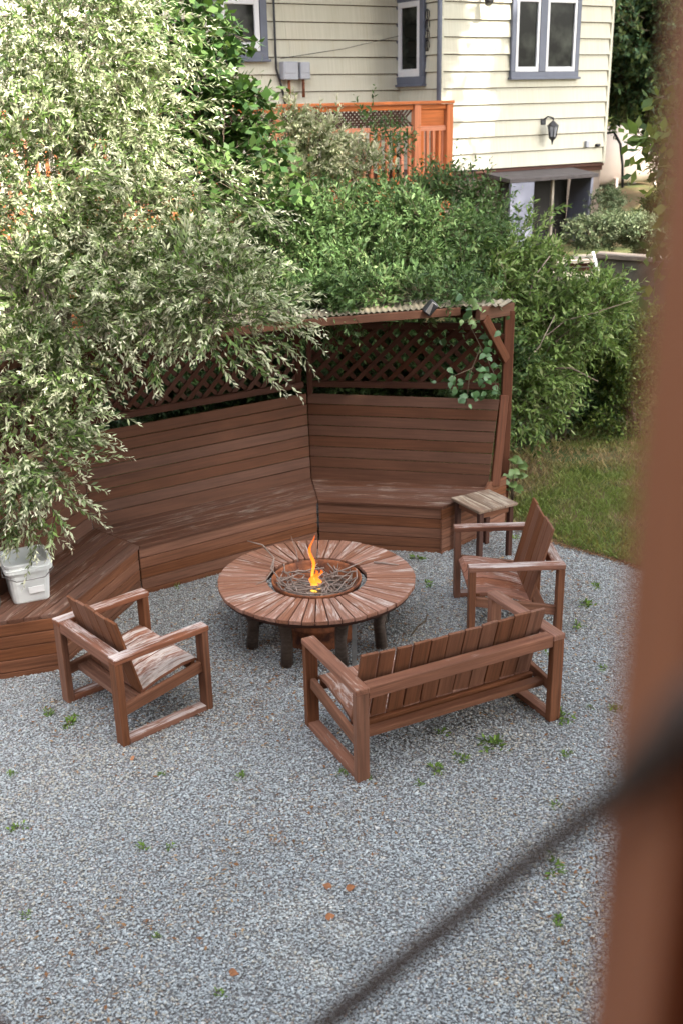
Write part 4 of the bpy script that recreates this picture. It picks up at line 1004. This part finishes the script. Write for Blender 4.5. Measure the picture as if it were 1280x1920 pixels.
plant('green_shrub', 'loose light green shrub with arching pale stems right of the arbour post', 'shrub', br, lb, 1500, .42, 14, .080, .026, .3, .8, GR, None, .4, .45, extra=ex2, trunks=[limb(br+Vector((random.uniform(-.3, .3), random.uniform(-.2, .2), 0)), at(x, y, Yq), .022, .006) for x, y, Yq in ((960, 480, 11.6), (1030, 530, 11.5), (1080, 600, 11.3), (990, 620, 11.2), (1110, 560, 11.2), (930, 560, 11.2), (1040, 430, 12))], stem=.003)
bs_ = bpy.data.objects['green_shrub.001']
for pts in ([(975, 730, 11.0), (1030, 650, 11.0), (1100, 590, 11.0), (1190, 562, 11.1)], [(965, 720, 10.8), (1010, 640, 10.8), (1060, 600, 10.8), (1120, 585, 10.9)], [(955, 750, 10.6), (975, 690, 10.6), (1010, 650, 10.6), (1040, 590, 10.7)], [(1020, 690, 10.9), (1070, 690, 10.9), (1120, 715, 10.9)], [(990, 560, 11.0), (1000, 520, 11.1), (1030, 480, 11.2)], [(960, 560, 11), (940, 500, 11), (925, 460, 11.1)]):
    tube('branch', [at(*q) for q in pts], [.010, .008, .006, .003][:len(pts)], m_twig, bs_, 5)
GY = palette([(.07, .12, .025), (.11, .165, .032), (.04, .075, .018), (.17, .215, .05)], [.35, .25, .25, .15], .2)
bq = Vector((3.55, 12.3, 0)); lb = [LB(1150, 680, 12.4, .42), LB(1110, 640, 12.5, .38), LB(1160, 760, 12.2, .22, 1.3), LB(1200, 640, 12.3, .4), LB(1140, 790, 12.1, .10, 2), LB(1060, 640, 12.6, .35)]
plant('yellow_green_shrub', 'yellowish green drooping shrub over the lawn at right', 'shrub', bq, lb, 1500, .30, 13, .05, .026, .5, .9, GY, None, .35, .1, trunks=[limb(bq, at(x, y, Yq), .03, .01) for x, y, Yq in ((1150, 680, 12.4), (1110, 640, 12.5), (1080, 690, 12.6), (1200, 640, 12.3))], stem=.002)
DK = palette([(.020, .042, .014), (.030, .06, .020), (.045, .085, .028)], None, .2)  # leaf colours darkened to paint shade in the hollow and behind the lattice
bdk = Vector((2.9, 12.6, 0)); lb = [LB(1000, 750, 12.0, .34), LB(1060, 720, 12.5, .36), LB(1110, 730, 12.7, .30), LB(1030, 690, 12.6, .34), LB(960, 770, 11.6, .16)]
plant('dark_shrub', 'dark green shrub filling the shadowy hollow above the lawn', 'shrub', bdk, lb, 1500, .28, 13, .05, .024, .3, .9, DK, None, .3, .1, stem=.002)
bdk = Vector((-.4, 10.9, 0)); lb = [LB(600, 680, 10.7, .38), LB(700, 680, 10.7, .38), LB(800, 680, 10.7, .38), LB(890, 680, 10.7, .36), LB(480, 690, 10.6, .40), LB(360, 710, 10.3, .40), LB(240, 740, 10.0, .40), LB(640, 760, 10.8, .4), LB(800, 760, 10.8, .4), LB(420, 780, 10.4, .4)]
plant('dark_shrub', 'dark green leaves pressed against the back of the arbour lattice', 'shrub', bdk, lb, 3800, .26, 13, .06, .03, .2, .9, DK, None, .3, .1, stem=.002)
SP = palette([(.10, .135, .065), (.14, .175, .09), (.06, .09, .04), (.21, .24, .14)], None, .18)
bsr = Vector((4.2, 15.2, 1.75)); lb = [LB(1125, 435, 14.6, .26, .5), LB(1180, 435, 14.4, .28, .5), LB(1225, 445, 14.4, .28, .55), LB(1135, 385, 16.0, .2, .8), LB(1080, 440, 14.8, .14, .6)]
plant('low_grey_shrub', 'low grey green mounded shrub above the retaining wall', 'shrub', bsr, lb, 1500, .18, 12, .045, .02, .05, .9, SP, None, .5, .5, stem=.002)
DG = palette([(.05, .10, .045), (.075, .13, .05), (.03, .065, .03), (.12, .16, .055)], None, .2)
OL = palette([(.12, .15, .05), (.16, .18, .06), (.09, .12, .04), (.22, .22, .10)], None, .2)
bt = Vector((6.4, 18.4, 2.1)); lb = [LB(1230, 90, 18.4, 1.1), LB(1185, 130, 18.0, .45), LB(1290, 180, 18.2, .6), LB(1190, 20, 18.8, .8), LB(1300, 0, 18.6, 1.1), LB(1165, 130, 18.6, .4)]
plant('spruce_tree', 'dark bluish green tree standing right of the cream house corner', 'tree', bt, lb, 4200, .45, 12, .10, .05, .1, .9, DG, None, .4, .1, trunks=[limb(bt, at(1250, 60, 18.4), .16, .05)], stem=.006)
bt = Vector((6.8, 21.5, 2.2)); lb = [LB(1200, 0, 22.5, 1.6), LB(1290, 60, 22, 1.6), LB(1160, 80, 23.0, 1.2), LB(1190, 170, 23, 1.2), LB(1290, 200, 22, 1.3)]
plant('olive_tree', 'yellowish olive tree behind the dark tree at the right edge', 'tree', bt, lb, 2600, .6, 12, .14, .06, .1, .9, OL, None, .4, .1, trunks=[limb(bt, at(1240, 60, 22.4), .2, .06)], stem=.006)
bh = Vector((5.3, 16.6, 2.0)); lb = [LB(1275, 300, 16.6, .25, 1.2), LB(1260, 400, 16.4, .25), LB(1255, 240, 16.8, .18, 1.2, .6)]
plant('yellow_green_shrub', 'yellow green shrub in front of the storage tank at the right edge', 'shrub', bh, lb, 1000, .32, 12, .07, .03, .2, .9, GY, None, .4, .3, stem=.002)
# hanging branch near the deck post on the right
bn = Vector((2.6, 5.6, 0)); lb = [LB(1250, 470, 6.4, .10, 2.0), LB(1240, 330, 6.6, .12, 2), LB(1265, 220, 6.8, .16, 2), LB(1225, 505, 6.3, .05, 1), LB(1290, 420, 6.4, .2, 1.5)]
plant('young_tree', 'young tree with few large leaves beside the brown deck post', 'tree', bn, lb, 70, .25, 6, .085, .05, .4, 1., GY, None, .2, .0, trunks=[limb(bn, at(1320, 400, 6.3), .03, .012), limb(at(1320, 400, 6.3), at(1270, 180, 6.8), .012, .006)], stem=.003)
# far wood beyond the garden
far = []; 
P, D = lobe_pts([(Vector((x, y, z)), r, .9) for x, y, z, r in ((12, 34, 5, 5), (18, 36, 6, 6), (6, 40, 6, 6), (-4, 42, 6, 6), (-14, 40, 6, 6), (26, 34, 6, 6), (-24, 36, 6, 6), (10, 36, 10, 4), (34, 26, 6, 6), (-32, 26, 6, 6))], 9000, .6, .1)
lf, st = sprays(P, D, np.full(len(P), 1.3), 8, .5, .3, .1, .9, DG)
o = mesh_obj('far_wood', np_mesh('far_wood', *lf), Matrix.Identity(4), m_leaf); tag(o, 'distant mass of trees beyond the house', 'wood', kind='stuff')

# trees added to shade yard and wall; crowns cut open to place sun patches
GAPS = [(atz(585, 1812), .40), (PC+uC*.55+Vector((0, 0, 3.6)), .75), (PC+uC*.5+Vector((0, 0, 4.6)), .7)]  # openings cut along the sun direction to place sun patches
SH = palette([(.05, .11, .03), (.07, .14, .04)], None, .2)
for k, (b, top, r) in enumerate(((Vector((6.6, 3.2, 0)), Vector((5.6, 1.8, 8.4)), 3.0), (Vector((4.4, -3.5, 0)), Vector((3.6, -2.6, 8.2)), 3.0), (Vector((10.0, -1.0, 0)), Vector((9.0, -.5, 9.2)), 3.2), (Vector((9.5, 6.3, 0)), Vector((8.0, 5.4, 8.2)), 2.6), (Vector((7.2, 11.6, .3)), Vector((3.2, 11.2, 9.3)), 2.7))):
    lb = [(top, r, .75)] + ([(Vector((7.1, 13.1, 8.7)), 1.5, .8, 4)] if k == 4 else []) + [ (top+Vector((r*.6, -r*.5, -.8)), r*.6, .8), (top+Vector((-r*.5, r*.5, -.6)), r*.6, .8)]  # extra crown lobe added to shade the right part of the cream wall
    plant('shade_tree', ['tall tree beside the yard right of the deck, nearest the loveseat', 'tall tree standing closest behind the viewing deck', 'tall tree farthest right of the viewing deck', 'tall tree right of the lawn edge', 'tall tree leaning over the garden towards the cream house'][k], 'tree', b, lb, 1700 if k < 4 else 2300, .7, 10, .24, .15, .1, 1., SH, None, .25, .1, group='shade trees around the yard', trunks=[limb(b, top, .2, .07)], roll_up=2, stem=.006, gaps=GAPS)

# vine on the lattice: each leaf is a part
vn = thing('climbing_vine', 'leafy green vine hanging over the right lattice of the arbour', 'vine', tuple(at(885, 750, 9.4)))
vpts = [at(885, 570, 9.2), at(880, 610, 9.25), at(900, 650, 9.35), at(880, 700, 9.3), at(872, 760, 9.25)]
tube('stem', vpts, .005, m_bark, vn, 5)
tube('stem', [at(900, 650, 9.35), at(925, 700, 9.4), at(930, 730, 9.4)], .004, m_bark, vn, 5)
tube('stem', [at(885, 690, 9.3), at(850, 705, 9.3), at(835, 730, 9.3)], .004, m_bark, vn, 5)
m_vine = plain('vine_leaf', (.045, .11, .03), .45, .3, 12); m_vine2 = plain('pale_vine_leaf', (.12, .19, .055), .45, .3, 12)
def leaf_part(c, d, L, mat, par, nm='leaf'):
    d = Vector(d).normalized(); s = d.cross(Vector((random.uniform(-.3, .3), -.8, .6))).normalized(); n = s.cross(d)
    prof = [(0, .05), (.18, .30), (.42, .36), (.7, .22), (1, .01)]; bm = bmesh.new(); rows = []
    for u, w_ in prof:
        cen = d*L*u-n*L*.25*u*u; rows.append([bm.verts.new(cen+s*L*w_+n*L*.06*(w_*3)), bm.verts.new(cen), bm.verts.new(cen-s*L*w_+n*L*.06*(w_*3))])
    for i in range(4):
        for j in range(2): bm.faces.new((rows[i][j], rows[i][j+1], rows[i+1][j+1], rows[i+1][j]))
    return mesh_obj(nm, bm_mesh(bm, 'leaf', True), Matrix.Translation(c), mat, par)
for (cx, cy, Yq, n, sp, pale) in ((880, 580, 9.15, 26, 22, 1), (905, 650, 9.35, 16, 24, 0), (930, 620, 9.45, 10, 18, 0), (850, 715, 9.3, 22, 22, 0), (905, 700, 9.35, 22, 26, 0), (875, 745, 9.25, 14, 16, 0), (915, 725, 9.4, 12, 18, 0), (838, 640, 9.6, 6, 14, 0)):
    for k in range(int(n*.6)):
        c = at(cx+random.gauss(0, sp*.6), cy+random.gauss(0, sp*.6), Yq+random.uniform(-.08, .08))
        leaf_part(c, (random.uniform(-1, 1), random.uniform(-.6, .2), random.uniform(-1.2, .2)), random.uniform(.045, .085), m_vine2 if pale and k % 3 else m_vine, vn)
# large leaved weed at the foot of the arbour post
wd = thing('weed_clump', 'tall weeds with broad pale leaves at the foot of the arbour post', 'weeds', tuple(atz(962, 930)))
for (x, y) in ((955, 905), (962, 880), (970, 893), (950, 890), (965, 915), (945, 915), (972, 870), (958, 860)):
    a = at(960, 940, 9.55); b = at(x, y, 9.5+random.uniform(-.1, .1)); tube('stem', [a, (a+b)/2+Vector((0, 0, .03)), b], .004, m_bark, wd, 5)
    for k in range(2): leaf_part(b, (random.uniform(-1, 1), random.uniform(-1, 0), random.uniform(-.4, .4)), random.uniform(.07, .13), m_vine2, wd)

# ------------------------------------------------------------------ grass
def grass(n):
    x = rng.uniform(-.1, 5.2, n*2); y = rng.uniform(7.0, 13.3, n*2); k = inpoly(x, y, lp+[]) | (y > 12.1); x, y = x[k][:n], y[k][:n]; n = len(x)
    pn = vnoise(x, y, 1.4, 5)*.6+vnoise(x, y, 4.2, 6)*.4
    keep = rng.random(n) < np.clip(1.5-2.0*pn, .12, 1); x, y, pn = x[keep], y[keep], pn[keep]; n = len(x)
    z = np.where(y > 12.1, terrain(x, y), .01); h = rng.uniform(.025, .07, n); a = rng.random(n)*6.28; wdt = rng.uniform(.003, .006, n)
    ln = rng.uniform(.2, 1.1, n)*h; b = rng.random(n)*6.28
    P = np.stack([x, y, z], -1); S = np.stack([np.cos(a), np.sin(a), 0*a], -1)*wdt[:, None]; B = np.stack([np.cos(b), np.sin(b), 0*b], -1)*ln[:, None]; U = np.array([0, 0, 1.])
    V = np.stack([P-S, P+S, P+S*.7+B*.4+U*(h*.6)[:, None], P+B+U*h[:, None]], 1).reshape(-1, 3)
    green = np.array([.16, .21, .055]); dry = np.array([.30, .21, .11]); yel = np.array([.22, .21, .06])
    t = np.clip((pn-.38)*3.2+rng.normal(0, .22, n), 0, 1)[:, None]; c = green*(1-t)+dry*t
    ed = (y < 9.2)[:, None]*(rng.random((n, 1)) < .3); c = np.where(ed, yel, c)*(1+rng.uniform(-.25, .25, (n, 1)))
    return np_mesh('grass', V, np.arange(n)[:, None]*4+np.arange(4)[None], np.repeat(c, 4, 0))
o = mesh_obj('grass', grass(110000), Matrix.Identity(4), m_grass); tag(o, 'short patchy green and brown grass of the lawn', 'grass', kind='stuff')
# fringe of brown litter along the lawn edge and scattered over the gravel
def litter(n):
    e = np.array(EDGE[:8]); seg = rng.integers(0, 7, n//4); u = rng.random(n//4)[:, None]
    p1 = e[seg]*(1-u)+e[seg+1]*u+rng.normal(0, .03, (n//4, 2))
    m = n-n//4; y = 3.2+6.8*rng.random(m*4)**1.1; x = (rng.random(m*4)*2-1)*(.36*y+.3)
    wgt = np.clip(vnoise(x, y, 1.6, 11)*1.6-.75, .02, 1)*np.clip((y-2.6)/3.5, .25, 1)+.9*np.clip(1.5-np.hypot(x+.2, y-7.2), 0, 1)+.8*np.clip(1.2-np.hypot(x+1.3, y-6.6), 0, 1)+.5*np.clip(1.-np.hypot(x-1.3, y-7.6), 0, 1)+.4*np.clip(1-np.abs(x-1.7), 0, 1)
    k = (rng.random(m*4) < wgt) & inpoly(x, y, gp); p2 = np.stack([x[k], y[k]], -1)[:m]
    p = np.concatenate([p1, p2]); n = len(p); P = np.concatenate([p, rng.uniform(.008, .018, (n, 1))], 1)
    a = rng.random(n)*6.28; D = np.stack([np.cos(a), np.sin(a), rng.uniform(-.15, .25, n)], -1)
    cs = np.array([(.22, .11, .05), (.30, .17, .08), (.14, .08, .045), (.38, .26, .14)])[rng.integers(0, 4, n)]
    L = rng.uniform(.012, .04, n)
    return np_mesh('leaf_litter', *leaves_np(P, unit(D), L, L*rng.uniform(.12, .5, n), cs, 2.))
o = mesh_obj('leaf_litter', litter(9000), Matrix.Identity(4), m_grass); tag(o, 'brown needles and dead leaf bits scattered over the gravel', 'leaf litter', kind='stuff')

# weeds in the gravel, one object each
WG = palette([(.11, .19, .03), (.16, .25, .045), (.08, .14, .025)], None, .15)
def weed(x, y, r, n, lab, far_=False):
    r *= 1.2; n = int(n*1.5)
    c = atz(x, y); P = np.tile(np.array([[c.x, c.y, .004]]), (n, 1)); a = rng.random(n)*6.28; el = rng.uniform(.15, .9, n)
    D = np.stack([np.cos(a)*np.cos(el), np.sin(a)*np.cos(el), np.sin(el)], -1)
    lf, st = sprays(P+rng.normal(0, r*.12, (n, 3))*np.array([1, 1, 0]), D, rng.uniform(.6, 1.1, n)*r, 5, r*.42, r*.2, .5, .8, WG, 1.6, .0015)
    t = thing('weed', lab, 'weed', (c.x, c.y, 0), 0, 'small green weeds growing in the gravel')
    b = np.array(tuple(c)); M = Matrix.Translation(c)
    o = mesh_obj('leaves', np_mesh('weed_leaves', lf[0]-b, lf[1], lf[2]), M, m_leaf, t, 'stuff'); mesh_obj('stems', np_mesh('weed_stems', st[0]-b, st[1]), M, m_bark, t, 'stuff')
for (x, y, r, n, lab) in (
    (922, 1398, .095, 9, 'largest green weed in the gravel below the middle of the loveseat'), (866, 1424, .055, 8, 'compact dark green weed just left of the largest weed'),
    (812, 1446, .06, 6, 'pale green weed in the gravel right of the loveseat left leg'), (790, 1470, .04, 5, 'small pale weed lowest of the row below the loveseat'),
    (832, 1375, .05, 5, 'faint weed in the shadow under the loveseat'), (1056, 1345, .07, 8, 'weed at the foot of the loveseat right rear post'),
    (1106, 1328, .03, 5, 'tiny weed right of the loveseat right post'), (1128, 1255, .045, 6, 'weed near the deck post level with the loveseat arm'),
    (1032, 1232, .06, 6, 'weed behind the right end of the loveseat'), (1095, 1135, .075, 7, 'weed spreading right of the armchair with tall back'), (1080, 1175, .06, 6, 'weed between the right armchair and the loveseat right arm'),
    (1120, 1100, .055, 6, 'weed on the gravel close to the lawn edge'), (782, 1048, .07, 7, 'weed between the fire table and the right armchair, upper one'), (800, 1095, .06, 5, 'weed between the fire table and the right armchair, lower one'),
    (1060, 1415, .04, 5, 'small weed right of the largest weed'), (1040, 1510, .05, 5, 'weed just above the blurred dark rod'), (1035, 1630, .08, 5, 'tall pale weed in the gravel below the blurred dark rod'),
    (1045, 1730, .045, 5, 'small dark weed near the bottom of the deck post'), (452, 1461, .045, 6, 'yellow green weed alone between the left armchair and the loveseat'),
    (272, 1588, .04, 6, 'flat weed low in the gravel, left of a close pair'), (322, 1590, .035, 6, 'round weed low in the gravel, right of a close pair'), (34, 1554, .05, 6, 'weed near the left edge of the photo'),
    (50, 1720, .035, 5, 'tiny round weed near the lower left corner'), (295, 1758, .03, 5, 'tiny weed in the lower left gravel'), (410, 1864, .035, 5, 'yellowish weed at the bottom of the yard'),
    (95, 1338, .05, 6, 'weed in front of the bench skirt left of the armchair'), (132, 1358, .07, 8, 'weed left of the rear leg of the left armchair'), (24, 1452, .04, 5, 'weed at the left edge below the bench'),
    (385, 1080, .05, 6, 'weed between the bench skirt and the fire table'), (330, 1100, .05, 6, 'weed right of the left armchair far arm'), (305, 1450, .035, 5, 'small weed right of the left armchair skid'),
    (690, 1460, .03, 4, 'tiny weed beside the loveseat left rear post foot'), (640, 1450, .04, 5, 'weed at the foot of the loveseat left skid'), (965, 1010, .05, 5, 'weed under the small side table'), (1155, 1330, .05, 6, 'dry weed against the blurred deck post')):
    weed(x, y, r, n, lab)
m_dead = plain('dead_leaf', (.32, .13, .05), .7, .3, 20)
for (x, y, lab) in ((622, 1663, 'orange dead leaf on the gravel, left of a close pair'), (648, 1666, 'orange dead leaf on the gravel, right of a close pair'), (610, 1720, 'small orange dead leaf below the close pair'), (430, 1820, 'tan dead leaf in the lower gravel'), (250, 1425, 'tan dead leaf below the left armchair')):
    c = atz(x, y, .014); o = leaf_part(c, (random.uniform(-1, 1), random.uniform(-1, 1), .1), .05, m_dead, None, 'dead_leaf'); tag(o, lab, 'leaf', 'dead leaves on the gravel')
